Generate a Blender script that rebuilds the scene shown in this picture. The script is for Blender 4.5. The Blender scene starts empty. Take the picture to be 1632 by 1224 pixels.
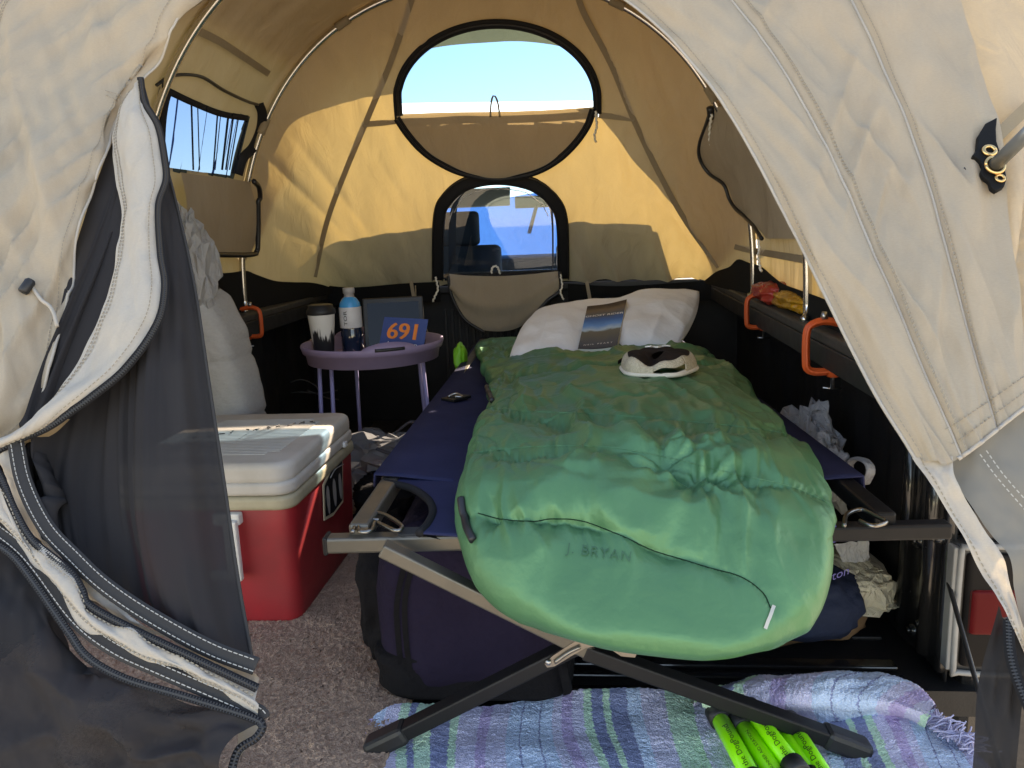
import bpy, bmesh, math, random
import numpy as np
from mathutils import Vector, Matrix
from mathutils.bvhtree import BVHTree
random.seed(7); rng = np.random.default_rng(7)
SC = bpy.context.scene; COL = SC.collection
R = math.radians

# ------------------------------------------------------------------ camera
F_PX = 1273.0; CAM_H = 0.85
def _n(a): a = np.array(a, float); return a/np.linalg.norm(a)
_d = _n([935-816, 612-355, F_PX])                      # the truck's long axis seen by the camera
_u = np.array([-math.sin(R(1.2)), math.cos(R(1.2)), 0.0]); _u = _n(_u-_d*_u.dot(_d))
_r = np.cross(_d, _u); _r = _r if _r[0] > 0 else -_r
RW = np.array([_r, _d, _u]); CAM = np.array([0, 0, CAM_H])
cam_data = bpy.data.cameras.new('camera'); cam = bpy.data.objects.new('camera', cam_data); COL.objects.link(cam)
cam_data.sensor_fit = 'HORIZONTAL'; cam_data.sensor_width = 36.0; cam_data.lens = 36.0*F_PX/1632.0
cam_data.clip_start = 0.01; cam_data.clip_end = 4000
_m = Matrix([list(RW[0]), list(RW[1]), list(RW[2])])   # columns: right, up, forward in world axes
_m = Matrix([[_m[i][0], _m[i][1], -_m[i][2]] for i in range(3)])
cam.matrix_world = Matrix.Translation(Vector(CAM)) @ _m.to_4x4()
SC.camera = cam

# ------------------------------------------------------------------ light
SUN = _n([0.50, 1.15, 0.92])                           # towards the sun
elev = math.asin(SUN[2]); azim = math.atan2(SUN[0], SUN[1])
world = bpy.data.worlds.new('World'); SC.world = world; world.use_nodes = True
wn = world.node_tree; bg = wn.nodes['Background']
sky = wn.nodes.new('ShaderNodeTexSky'); sky.sky_type = 'NISHITA'; sky.sun_disc = False
sky.sun_elevation = elev; sky.sun_rotation = azim; sky.altitude = 300; sky.air_density = 1.0; sky.dust_density = 0.2; sky.ozone_density = 1.0
wn.links.new(sky.outputs[0], bg.inputs[0]); bg.inputs[1].default_value = 0.15
sun_l = bpy.data.lights.new('sun', 'SUN'); sun_l.energy = 5.0; sun_l.angle = R(0.5); sun_l.color = (1.0, 0.95, 0.86)
sun = bpy.data.objects.new('sun', sun_l); COL.objects.link(sun)
sun.rotation_euler = Vector(SUN).to_track_quat('Z', 'Y').to_euler(); sun.location = Vector(SUN)*20
SC.view_settings.view_transform = 'Standard'; SC.view_settings.look = 'None'
SC.view_settings.exposure = 1.92; SC.view_settings.gamma = 1.0; SC.view_settings.use_curve_mapping = False
SC.view_settings.use_white_balance = True; SC.view_settings.white_balance_temperature = 8400; SC.view_settings.white_balance_tint = 16   # balanced for open shade, as the photograph is
SC.render.engine = 'CYCLES'
SC.cycles.max_bounces = 10; SC.cycles.diffuse_bounces = 6; SC.cycles.transparent_max_bounces = 16; SC.cycles.transmission_bounces = 6

# ------------------------------------------------------------------ measuring helpers (a sight line met with a real surface)
def ray(px, py): return RW @ np.array([(px-816)/F_PX, (612-py)/F_PX, 1.0])
def aY(px, py, y): q = ray(px, py); return CAM+q*(y/q[1])
def aZ(px, py, z): q = ray(px, py); return CAM+q*((z-CAM_H)/q[2])
def aX(px, py, x): q = ray(px, py); return CAM+q*(x/q[0])
def aP(px, py, p, n): q = ray(px, py); n = np.array(n, float); return CAM+q*((np.array(p)-CAM).dot(n)/q.dot(n))
REAR_N = _n([0, -1, 0.75])
def rear(px, py, off=0.0): return aP(px, py, np.array([0, .95, .37])+REAR_N*off, REAR_N)   # the sloping rear wall of the tent

# tent body: vault between the hoops, sloping to the cab in front
TX, TA, TZ, TH, TN = -0.325, 0.885, 0.60, 1.03, 2.3
Y_REAR, Y_HOOP, Y_FRONT = 1.95, 2.70, 3.46
def sect(y):
    s = max(0.0, (y-Y_HOOP)/(Y_FRONT-Y_HOOP))
    return TA*(1-.10*s), TH*(1-s**1.05)+1e-4
def tent_f(p):
    a, h = sect(p[1])
    return abs((p[0]-TX)/a)**TN+(max(0, p[2]-TZ)/h)**TN-1
def tent_pt(th, y, off=0.0):
    a, h = sect(y); c, s = math.cos(th), math.sin(th)
    return np.array([TX+(a+off)*math.copysign(abs(c)**(2/TN), c), y, TZ+(h+off)*abs(s)**(2/TN)])
def tent_hit(px, py, off=0.0, y0=1.2):
    q = ray(px, py); t = y0/q[1]; last = None
    while t < 3.8:
        p = CAM+q*t
        if tent_f(p) > 0 and p[1] > y0+.05: break
        t += .01
    lo, hi = t-.01, t
    for _ in range(25):
        m = (lo+hi)/2
        if tent_f(CAM+q*m) > 0: hi = m
        else: lo = m
    p = CAM+q*lo
    e = 1e-3; g = np.array([tent_f(p+np.eye(3)[i]*e)-tent_f(p-np.eye(3)[i]*e) for i in range(3)])
    g = _n(g)
    return p-g*off

# ------------------------------------------------------------------ numpy noise
def _hash(i, j, k, seed):
    n = (i*374761393+j*668265263+k*1274126177+seed*974711) & 0xffffffff
    n = ((n ^ (n >> 13))*1274126177) & 0xffffffff
    return ((n ^ (n >> 16)) & 0xffff)/32767.5-1.0
def noise(P, seed=0):
    P = np.atleast_2d(np.asarray(P, float)); f = np.floor(P).astype(np.int64); t = P-f; t = t*t*t*(t*(t*6-15)+10)
    out = 0
    for a in (0, 1):
        for b in (0, 1):
            for c in (0, 1):
                w = (t[:, 0] if a else 1-t[:, 0])*(t[:, 1] if b else 1-t[:, 1])*(t[:, 2] if c else 1-t[:, 2])
                out = out+w*_hash(f[:, 0]+a, f[:, 1]+b, f[:, 2]+c, seed)
    return out
def fbm(P, oct=3, seed=0):
    P = np.asarray(P, float); s = 0; a = 1.0
    for o in range(oct): s = s+a*noise(P*(2**o)+o*7.3, seed+o); a *= .5
    return s
def ridged(P, seed=0): return 1-2*np.abs(noise(P, seed))

# ------------------------------------------------------------------ materials
MATS = {}
def mat(name, col, rough=.6, metal=0, bump=None, var=0, vscale=8, spec=.5, sheen=0, col2=None, alpha=1, detail=4, coat=0, trans=0, emis=None, stretch=None):
    """bump = list of (scale, strength, distance); var = mottling between col and col2"""
    if name in MATS: return MATS[name]
    if rough >= .8: spec = min(spec, .12)          # cloth has next to no mirror reflection
    m = bpy.data.materials.new(name); m.use_nodes = True; nt = m.node_tree; b = nt.nodes['Principled BSDF']
    b.inputs['Base Color'].default_value = (*col, 1); b.inputs['Roughness'].default_value = rough; b.inputs['Metallic'].default_value = metal
    b.inputs['Specular IOR Level'].default_value = spec; b.inputs['Sheen Weight'].default_value = sheen; b.inputs['Coat Weight'].default_value = coat
    b.inputs['Transmission Weight'].default_value = trans; b.inputs['Alpha'].default_value = alpha
    tc = nt.nodes.new('ShaderNodeTexCoord'); src = tc.outputs['Object']
    if stretch:
        mp = nt.nodes.new('ShaderNodeMapping'); mp.inputs['Scale'].default_value = stretch; nt.links.new(src, mp.inputs[0]); src = mp.outputs[0]
    if var:
        n = nt.nodes.new('ShaderNodeTexNoise'); n.inputs['Scale'].default_value = vscale; n.inputs['Detail'].default_value = detail+2; n.inputs['Roughness'].default_value = .6
        nt.links.new(src, n.inputs[0])
        r = nt.nodes.new('ShaderNodeValToRGB'); r.color_ramp.elements[0].position = .5-.25; r.color_ramp.elements[1].position = .5+.25
        c2 = col2 or tuple(c*(1-var) for c in col)
        r.color_ramp.elements[0].color = (*c2, 1); r.color_ramp.elements[1].color = (*col, 1)
        nt.links.new(n.outputs[0], r.inputs[0]); nt.links.new(r.outputs[0], b.inputs['Base Color'])
        rr = nt.nodes.new('ShaderNodeMapRange'); rr.inputs[3].default_value = min(1, rough+.12); rr.inputs[4].default_value = max(.03, rough-.1)
        nt.links.new(n.outputs[0], rr.inputs[0]); nt.links.new(rr.outputs[0], b.inputs['Roughness'])
    prev = None
    for (sc, st, dist) in (bump or []):
        n = nt.nodes.new('ShaderNodeTexNoise'); n.inputs['Scale'].default_value = sc; n.inputs['Detail'].default_value = detail
        nt.links.new(src, n.inputs[0])
        bp = nt.nodes.new('ShaderNodeBump'); bp.inputs['Strength'].default_value = st; bp.inputs['Distance'].default_value = dist
        nt.links.new(n.outputs[0], bp.inputs['Height'])
        if prev: nt.links.new(prev.outputs[0], bp.inputs['Normal'])
        prev = bp
    if prev: nt.links.new(prev.outputs[0], b.inputs['Normal'])
    if emis: b.inputs['Emission Color'].default_value = (*emis[0], 1); b.inputs['Emission Strength'].default_value = emis[1]
    MATS[name] = m; return m
def cloth_mat(name, col, tcol, fac=.4, wr=.36, wscale=8, weave=True):
    """woven canvas: part of the light is scattered back, part comes through"""
    if name in MATS: return MATS[name]
    m = bpy.data.materials.new(name); m.use_nodes = True; nt = m.node_tree; nt.nodes.remove(nt.nodes['Principled BSDF'])
    out = nt.nodes['Material Output']; tc = nt.nodes.new('ShaderNodeTexCoord')
    d = nt.nodes.new('ShaderNodeBsdfDiffuse'); t = nt.nodes.new('ShaderNodeBsdfTranslucent'); mx = nt.nodes.new('ShaderNodeMixShader'); mx.inputs[0].default_value = fac
    n1 = nt.nodes.new('ShaderNodeTexNoise'); n1.inputs['Scale'].default_value = wscale; n1.inputs['Detail'].default_value = 3; n1.inputs['Roughness'].default_value = .5; n1.inputs['Distortion'].default_value = .6
    n2 = nt.nodes.new('ShaderNodeTexNoise'); n2.inputs['Scale'].default_value = 480; n2.inputs['Detail'].default_value = 3
    mp = nt.nodes.new('ShaderNodeMapping'); mp.inputs['Scale'].default_value = (.35, 1, 1.6)
    m1_ = nt.nodes.new('ShaderNodeMapping'); m1_.inputs['Rotation'].default_value = (.3, .5, .2); m1_.inputs['Scale'].default_value = (1.9, 1.2, .55); nt.links.new(tc.outputs['Object'], m1_.inputs[0]); nt.links.new(m1_.outputs[0], n1.inputs[0]); nt.links.new(tc.outputs['Object'], mp.inputs[0]); nt.links.new(mp.outputs[0], n2.inputs[0])
    for node, c in ((d, col), (t, tcol)):
        r = nt.nodes.new('ShaderNodeValToRGB'); r.color_ramp.elements[0].position = .3; r.color_ramp.elements[1].position = .7
        r.color_ramp.elements[0].color = (*[x*.91 for x in c], 1); r.color_ramp.elements[1].color = (*[min(1, x*1.04) for x in c], 1)
        mxn = nt.nodes.new('ShaderNodeMix'); mxn.data_type = 'FLOAT'; mxn.inputs[0].default_value = .5
        nt.links.new(n1.outputs[0], mxn.inputs[2]); nt.links.new(n2.outputs[0], mxn.inputs[3]); nt.links.new(mxn.outputs[0], r.inputs[0])
        nt.links.new(r.outputs[0], node.inputs[0])
    b1 = nt.nodes.new('ShaderNodeBump'); b1.inputs['Strength'].default_value = wr; b1.inputs['Distance'].default_value = .022; nt.links.new(n1.outputs[0], b1.inputs['Height'])
    b2 = nt.nodes.new('ShaderNodeBump'); b2.inputs['Strength'].default_value = .25; b2.inputs['Distance'].default_value = .001; nt.links.new(n2.outputs[0], b2.inputs['Height']); nt.links.new(b1.outputs[0], b2.inputs['Normal'])
    for x in (d, t): nt.links.new(b2.outputs[0], x.inputs['Normal'])
    nt.links.new(d.outputs[0], mx.inputs[1]); nt.links.new(t.outputs[0], mx.inputs[2]); nt.links.new(mx.outputs[0], out.inputs[0])
    MATS[name] = m; return m
def screen_mat(name, col, clear, tint=(1, 1, 1), gloss=0, rough=.1):
    """insect mesh or clear sheet: a share of the light passes straight on"""
    if name in MATS: return MATS[name]
    m = bpy.data.materials.new(name); m.use_nodes = True; nt = m.node_tree; nt.nodes.remove(nt.nodes['Principled BSDF'])
    out = nt.nodes['Material Output']; tc = nt.nodes.new('ShaderNodeTexCoord')
    t = nt.nodes.new('ShaderNodeBsdfTransparent'); t.inputs[0].default_value = (*tint, 1)
    d = nt.nodes.new('ShaderNodeBsdfGlossy' if gloss else 'ShaderNodeBsdfDiffuse'); d.inputs[0].default_value = (*col, 1)
    if gloss: d.inputs['Roughness'].default_value = rough
    n = nt.nodes.new('ShaderNodeTexNoise'); n.inputs['Scale'].default_value = 7; n.inputs['Detail'].default_value = 5; nt.links.new(tc.outputs['Object'], n.inputs[0])
    mr = nt.nodes.new('ShaderNodeMapRange'); mr.inputs[1].default_value = .3; mr.inputs[2].default_value = .7; mr.inputs[3].default_value = (1-clear)*.96; mr.inputs[4].default_value = min(1, (1-clear)*1.03)
    nt.links.new(n.outputs[0], mr.inputs[0])
    mx = nt.nodes.new('ShaderNodeMixShader'); nt.links.new(mr.outputs[0], mx.inputs[0]); nt.links.new(t.outputs[0], mx.inputs[1]); nt.links.new(d.outputs[0], mx.inputs[2]); nt.links.new(mx.outputs[0], out.inputs[0])
    MATS[name] = m; return m

CANVAS = cloth_mat('canvas', (.41, .345, .265), (.68, .485, .175), .122)
CANVAS_FLAP = cloth_mat('canvas_flap', (.37, .305, .225), (.50, .36, .17), .14)
CANVAS_STRIP = cloth_mat('canvas_strip', (.50, .45, .385), (.62, .47, .27), .16, wscale=14)
SEAM = cloth_mat('seam_tape', (.30, .245, .17), (.30, .2, .1), .12)
THREAD = mat('thread', (.30, .26, .2), .8); THREAD_W = mat('thread_white', (.40, .385, .35), .8)
ZIP = mat('zipper_black', (.012, .012, .014), .45); TAPE = mat('tape_black', (.018, .018, .02), .85)
BLACKBAND = mat('black_band', (.05, .048, .047), .9, bump=[(300, .3, .001)])
MESH_BLACK = screen_mat('black_mesh', (.034, .032, .033), .02)
MESH_LOW = screen_mat('lower_mesh', (.034, .032, .033), .07)
MESH_GREY = screen_mat('grey_mesh', (.24, .22, .185), .10)
MESH_WIN = screen_mat('window_mesh', (.04, .05, .07), .60, (.18, .29, .48))  # the dimmer, bluer sky is put into this tint
MESH_FINE = screen_mat('fine_mesh', (.16, .20, .24), .86, (.21, .36, .52))  # the blue tint dims the sky behind; darker sky is put into the mesh colour
SKIRT = mat('skirt_black', (.011, .011, .011), .95)
POLE = mat('pole_steel', (.62, .6, .57), .25, 1.0); STEEL = mat('zinc_steel', (.5, .5, .5), .35, 1.0, var=.4, vscale=60)
BRASS = mat('brass', (.75, .5, .22), .3, 1.0)
LINER = mat('bed_liner', (.013, .013, .014), .55, bump=[(220, .35, .002)], var=.4, vscale=12, spec=.35)
TRUCK_PAINT = mat('truck_black_paint', (.012, .012, .012), .22, coat=.4, var=.3, vscale=9)
RAILCAP = mat('rail_cap', (.045, .043, .04), .6, bump=[(150, .3, .001)], var=.35, vscale=30)
RUBBER = mat('black_plastic', (.016, .016, .017), .5, var=.3, vscale=30)

# ------------------------------------------------------------------ mesh helpers
OFF = {}
def link(o, parent=None):
    COL.objects.link(o)
    if parent is not None: o.parent = parent; OFF[o.name] = OFF.get(parent.name, np.zeros(3))
    return o
def thing(name, label, cat, loc, group=None):
    o = bpy.data.objects.new(name, None); COL.objects.link(o); o.location = Vector(loc); o.empty_display_size = .1
    OFF[o.name] = np.array(loc, float); o['label'] = label; o['category'] = cat
    if group: o['group'] = group
    return o
class MB:
    def __init__(s): s.v = []; s.f = []
    def add(s, vs, fs):
        b = len(s.v); s.v += [tuple(map(float, p)) for p in vs]; s.f += [tuple(i+b for i in f) for f in fs]; return s
    def grid(s, G, closed_u=False, closed_v=False):
        G = np.asarray(G); nu, nv = G.shape[:2]; b = len(s.v); s.v += [tuple(p) for p in G.reshape(-1, 3).tolist()]
        for i in range(nu-(0 if closed_u else 1)):
            for j in range(nv-(0 if closed_v else 1)):
                i2, j2 = (i+1) % nu, (j+1) % nv
                s.f.append((b+i*nv+j, b+i2*nv+j, b+i2*nv+j2, b+i*nv+j2))
        return s
    def box(s, c, size, rot=None):
        c = np.array(c, float); h = np.array(size, float)/2
        V = np.array([[x, y, z] for x in (-1, 1) for y in (-1, 1) for z in (-1, 1)])*h
        if rot is not None: V = V @ np.array(rot).T
        return s.add(V+c, [(0, 1, 3, 2), (4, 6, 7, 5), (0, 4, 5, 1), (2, 3, 7, 6), (0, 2, 6, 4), (1, 5, 7, 3)])
    def tube(s, path, r, n=8, caps=True, r2=None):
        P = np.asarray(path, float); N = len(P); rr = np.full(N, r) if np.isscalar(r) else np.asarray(r)
        T = np.gradient(P, axis=0); T /= np.linalg.norm(T, axis=1)[:, None]+1e-12
        up = np.array([0, 0, 1.]) if abs(T[0][2]) < .9 else np.array([1., 0, 0]); b = len(s.v)
        for k in range(N):
            x = np.cross(up, T[k]); x /= np.linalg.norm(x)+1e-12; y = np.cross(T[k], x); up = y
            for q in range(n):
                a = 2*math.pi*q/n; s.v.append(tuple(P[k]+rr[k]*(math.cos(a)*x+math.sin(a)*y*(r2 or 1))))
        for k in range(N-1):
            for q in range(n):
                q2 = (q+1) % n; s.f.append((b+k*n+q, b+k*n+q2, b+(k+1)*n+q2, b+(k+1)*n+q))
        if caps: s.f.append(tuple(b+q for q in range(n))[::-1]); s.f.append(tuple(b+(N-1)*n+q for q in range(n)))
        return s
    def bar(s, a, b, w, h, up=(0, 0, 1)):
        a = np.array(a, float); b = np.array(b, float); T = _n(b-a); X = np.cross(up, T); X = _n(X); Y = np.cross(T, X)
        V = [p+X*i*w/2+Y*j*h/2 for p in (a, b) for (i, j) in ((-1, -1), (1, -1), (1, 1), (-1, 1))]
        return s.add(V, [(3, 2, 1, 0), (4, 5, 6, 7), (0, 1, 5, 4), (1, 2, 6, 5), (2, 3, 7, 6), (3, 0, 4, 7)])
    def lathe(s, prof, c=(0, 0, 0), n=40, sx=1, sy=1):
        c = np.array(c); b = len(s.v)
        for (r, z) in prof:
            for q in range(n): a = 2*math.pi*q/n; s.v.append((c[0]+r*math.cos(a)*sx, c[1]+r*math.sin(a)*sy, c[2]+z))
        for k in range(len(prof)-1):
            for q in range(n): q2 = (q+1) % n; s.f.append((b+k*n+q, b+k*n+q2, b+(k+1)*n+q2, b+(k+1)*n+q))
        return s
    def build(s, name, m, parent=None, smooth=True, bevel=0, seg=2, solid=0, subsurf=0, kind=None, label=None, auto=None):
        off = OFF.get(parent.name, np.zeros(3)) if parent is not None else np.zeros(3)
        me = bpy.data.meshes.new(name); V = np.array(s.v)-off
        me.from_pydata(V.tolist(), [], s.f); me.update()
        if smooth: me.polygons.foreach_set('use_smooth', [True]*len(me.polygons))
        me.materials.append(m); o = bpy.data.objects.new(name, me); link(o, parent)
        if bevel:
            md = o.modifiers.new('b', 'BEVEL'); md.width = bevel; md.segments = seg; md.limit_method = 'ANGLE'; md.angle_limit = R(35)
            md.harden_normals = False
        if solid: md = o.modifiers.new('s', 'SOLIDIFY'); md.thickness = solid; md.offset = 0
        if subsurf: md = o.modifiers.new('ss', 'SUBSURF'); md.levels = md.render_levels = subsurf
        if kind: o['kind'] = kind
        if label: o['label'] = label
        return o
def cr(P, n):
    """Catmull-Rom through P, n points by arc length"""
    P = np.asarray(P, float)
    if len(P) == 2: return np.linspace(P[0], P[1], n)
    Q = np.vstack([2*P[0]-P[1], P, 2*P[-1]-P[-2]]); out = []
    for i in range(1, len(Q)-2):
        t = np.linspace(0, 1, 24, endpoint=False)[:, None]; a, b, c, d = Q[i-1], Q[i], Q[i+1], Q[i+2]
        out.append(.5*((2*b)+(-a+c)*t+(2*a-5*b+4*c-d)*t*t+(-a+3*b-3*c+d)*t**3))
    D = np.vstack(out+[P[-1:]]); L = np.r_[0, np.cumsum(np.linalg.norm(np.diff(D, axis=0), axis=1))]
    s = np.linspace(0, L[-1], n); return np.stack([np.interp(s, L, D[:, k]) for k in range(3)], 1)
def loft(curves, nu, nv):
    C = [cr(c, nv) for c in curves]; C = np.array(C)          # k, nv, 3
    if len(C) == 2:
        t = np.linspace(0, 1, nu)[:, None, None]; return C[0]*(1-t)+C[1]*t
    return np.stack([cr(C[:, j], nu) for j in range(nv)], 1)
def gnormals(G):
    a = np.gradient(G, axis=0); b = np.gradient(G, axis=1); n = np.cross(a, b); return n/(np.linalg.norm(n, axis=2)[..., None]+1e-12)
def disp(G, fn, sign=1):
    nu, nv = G.shape[:2]; U, V = np.meshgrid(np.linspace(0, 1, nu), np.linspace(0, 1, nv), indexing='ij')
    d = fn(U.ravel(), V.ravel(), G.reshape(-1, 3)).reshape(nu, nv)
    return G+gnormals(G)*d[..., None]*sign
def facing(G):
    """flip a sheet so that displacement points to the camera"""
    n = gnormals(G); c = CAM-G; return G if (n*c).sum() > 0 else G[::-1]
def ribbon(path, width, nrm, n=None, m=3, lift=0.0):
    P = np.asarray(path, float); P = cr(P, n) if n else P; T = np.gradient(P, axis=0); T /= np.linalg.norm(T, axis=1)[:, None]
    N = nrm(P) if callable(nrm) else np.tile(np.asarray(nrm, float), (len(P), 1)); S = np.cross(T, N); S /= np.linalg.norm(S, axis=1)[:, None]+1e-9
    return np.stack([P+S*width*k+N*lift for k in np.linspace(-.5, .5, m)], 0)
def to_cam(P): d = CAM-P; return d/np.linalg.norm(d, axis=-1)[..., None]
def stitches(parent, paths, m, dash=.0045, gap=.003, r=.0007, lift=.0015, name='stitching'):
    b = MB()
    for P in paths:
        P = np.asarray(P, float); L = np.r_[0, np.cumsum(np.linalg.norm(np.diff(P, axis=0), axis=1))]; s = 0
        nr = to_cam(P); P = P+nr*lift
        while s+dash < L[-1]:
            a = np.array([np.interp(s, L, P[:, k]) for k in range(3)]); c = np.array([np.interp(s+dash, L, P[:, k]) for k in range(3)])
            if np.linalg.norm(c-a) > 1e-5: b.bar(a, c, r*2, r*2, up=to_cam((a+c)/2)+np.array([1e-4, 2e-4, 0]))
            s += dash+gap
    o = b.build(name, m, parent, smooth=False); o['kind'] = 'stuff'; return o
def zip_line(parent, P, w_tape, w_teeth, name='zipper', teeth=True, lift=.002, n=None):
    n = n or max(30, int(np.linalg.norm(np.diff(np.asarray(P), axis=0), axis=1).sum()/.004))
    Q = cr(P, n); b = MB().grid(ribbon(Q, w_tape, to_cam, m=3, lift=lift)); o = b.build(name, TAPE, parent, solid=.0012)
    b = MB(); rb = ribbon(Q, w_teeth, to_cam, m=2, lift=lift+.001); N = to_cam(Q)
    b.tube(Q+N*(lift+.001), w_teeth*.28, 6)
    if teeth:
        for k in range(0, n, 1):
            b.bar(rb[0][k]+N[k]*.0008, rb[1][k]+N[k]*.0008, .0019, .0022, up=N[k]+np.array([1e-4, 0, 2e-4]))
    b.build('zipper_teeth', ZIP, o, smooth=False); return o
def text_verts(s, size=1.0, shear=0, space=1.0):
    c = bpy.data.curves.new('t', 'FONT'); c.body = s; c.size = size; c.align_x = 'CENTER'; c.align_y = 'CENTER'; c.shear = shear; c.space_character = space; c.resolution_u = 3
    o = bpy.data.objects.new('t', c); COL.objects.link(o); dg = bpy.context.evaluated_depsgraph_get(); me = bpy.data.meshes.new_from_object(o.evaluated_get(dg))
    V = np.array([v.co[:] for v in me.vertices]); Fc = [tuple(p.vertices) for p in me.polygons]
    bpy.data.objects.remove(o); bpy.data.curves.remove(c); bpy.data.meshes.remove(me); return V, Fc
def text_on(parent, s, org, ex, ey, size, m, lift=.0008, name='lettering', shear=0, space=1.0, wx=1.0):
    V, Fc = text_verts(s, 1.0, shear, space); ex = _n(ex); ey = _n(ey); nz = np.cross(ex, ey)
    P = np.array(org)+V[:, :1]*ex*size*wx+V[:, 1:2]*ey*size+nz*lift
    return MB().add(P, Fc).build(name, m, parent, smooth=False)
def bvh_of(o):
    off = OFF.get(o.name, np.zeros(3)); me = o.data
    return BVHTree.FromPolygons([tuple(np.array(v.co[:])+off) for v in me.vertices], [tuple(p.vertices) for p in me.polygons])
def cast(bv, px, py, lift=.001):
    q = ray(px, py); h = bv.ray_cast(Vector(CAM), Vector(q))
    if h[0] is None: return None
    nn = np.array(h[1]); nn = nn if nn.dot(-q) > 0 else -nn
    return np.array(h[0])+nn*lift
def cast_path(bv, pts, n=60, lift=.001):
    Q = cr([(x, y, 0) for x, y in pts], n); out = [cast(bv, x, y, lift) for x, y, _ in Q]; return np.array([p for p in out if p is not None])
def rbox(c, size, r, n=6, taper=0.0, warp=None):
    """rounded box as a grid: superellipse plan, rounded top and bottom rims; taper widens the top"""
    cx, cy, cz = c; sx, sy, sz = size; rows = []
    def ring(inset, z, rr, k):
        hx, hy = sx/2*k-inset, sy/2*k-inset; rr = max(rr, .002); pts = []
        for (qx, qy, a0) in ((1, 1, 0), (-1, 1, 90), (-1, -1, 180), (1, -1, 270)):
            for q in range(n+1):
                a = R(a0+90*q/n); pts.append((cx+qx*(hx-rr)+rr*math.cos(a), cy+qy*(hy-rr)+rr*math.sin(a), z))
        return pts
    e = min(r*.5, sz*.3)
    z0, z1 = cz-sz/2, cz+sz/2
    K = lambda z: 1-taper*(z1-z)/sz
    rows.append(ring(min(sx, sy)/2-.003, z0, .001, 1))
    for q in range(4): a = R(90*q/3); rows.append(ring(e*(1-math.sin(a)), z0+e*(1-math.cos(a)), r-e*(1-math.sin(a)), K(z0+e*(1-math.cos(a)))))
    for z in np.linspace(z0+e, z1-e, 6)[1:-1]: rows.append(ring(0, z, r, K(z)))
    for q in range(4): a = R(90*q/3); rows.append(ring(e*(1-math.cos(a)), z1-e*(1-math.sin(a)), r-e*(1-math.cos(a)), 1))
    rows.append(ring(min(sx, sy)/2-.003, z1, .001, 1))
    return MB().grid(np.array(rows), closed_v=True)
def crumple(c, size, seed, n=48, amp=.25, power=.7, flat=True, fr=5.0, ridge=.5):
    """crumpled closed bag"""
    th = np.linspace(0, 2*math.pi, n, endpoint=False); ph = np.linspace(-math.pi/2, math.pi/2, n//2+1)
    PH, TH_ = np.meshgrid(ph, th, indexing='ij'); sg = lambda a, p: np.sign(a)*np.abs(a)**p
    D = np.stack([sg(np.cos(PH), power)*sg(np.cos(TH_), power), sg(np.cos(PH), power)*sg(np.sin(TH_), power), sg(np.sin(PH), power)], -1)
    U = D.reshape(-1, 3); k = 1+amp*(fbm(U*fr*.4+seed*3.1, 3, seed)*.6+ridge*(ridged(U*fr*.7+seed, seed)-.4)*.6)
    G = U*k[:, None]*np.array(size)/2
    if flat: G[:, 2] = np.maximum(G[:, 2], -size[2]/2)
    return (G+np.array(c)).reshape(len(ph), n, 3)
def project(P):
    c = (np.asarray(P, float)-CAM) @ RW; return 816+F_PX*c[..., 0]/c[..., 2], 612-F_PX*c[..., 1]/c[..., 2]
def in_poly(x, y, poly):
    r = np.zeros(x.shape, bool); n = len(poly); j = n-1
    for i in range(n):
        xi, yi = poly[i]; xj, yj = poly[j]
        c = ((yi > y) != (yj > y)) & (x < (xj-xi)*(y-yi)/(yj-yi+1e-12)+xi); r ^= c; j = i
    return r
def holed(G, polys):
    b = MB().grid(G); V = np.array(b.v); cen = np.array([V[list(f)].mean(0) for f in b.f]); X, Y = project(cen); k = np.zeros(len(cen), bool)
    for p in polys: k |= in_poly(X, Y, p)
    b.f = [f for f, d in zip(b.f, k) if not d]; return b

# ================================================================== SETTING
gm = mat('ground_gravel', (.50, .44, .36), .95, var=.35, vscale=3, bump=[(40, .5, .01)])
g = MB().add([(-1500, -1500, -.87), (1500, -1500, -.87), (1500, 1500, -.87), (-1500, 1500, -.87)], [(0, 1, 2, 3)]).build('ground', gm, smooth=False); g['kind'] = 'structure'

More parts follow.
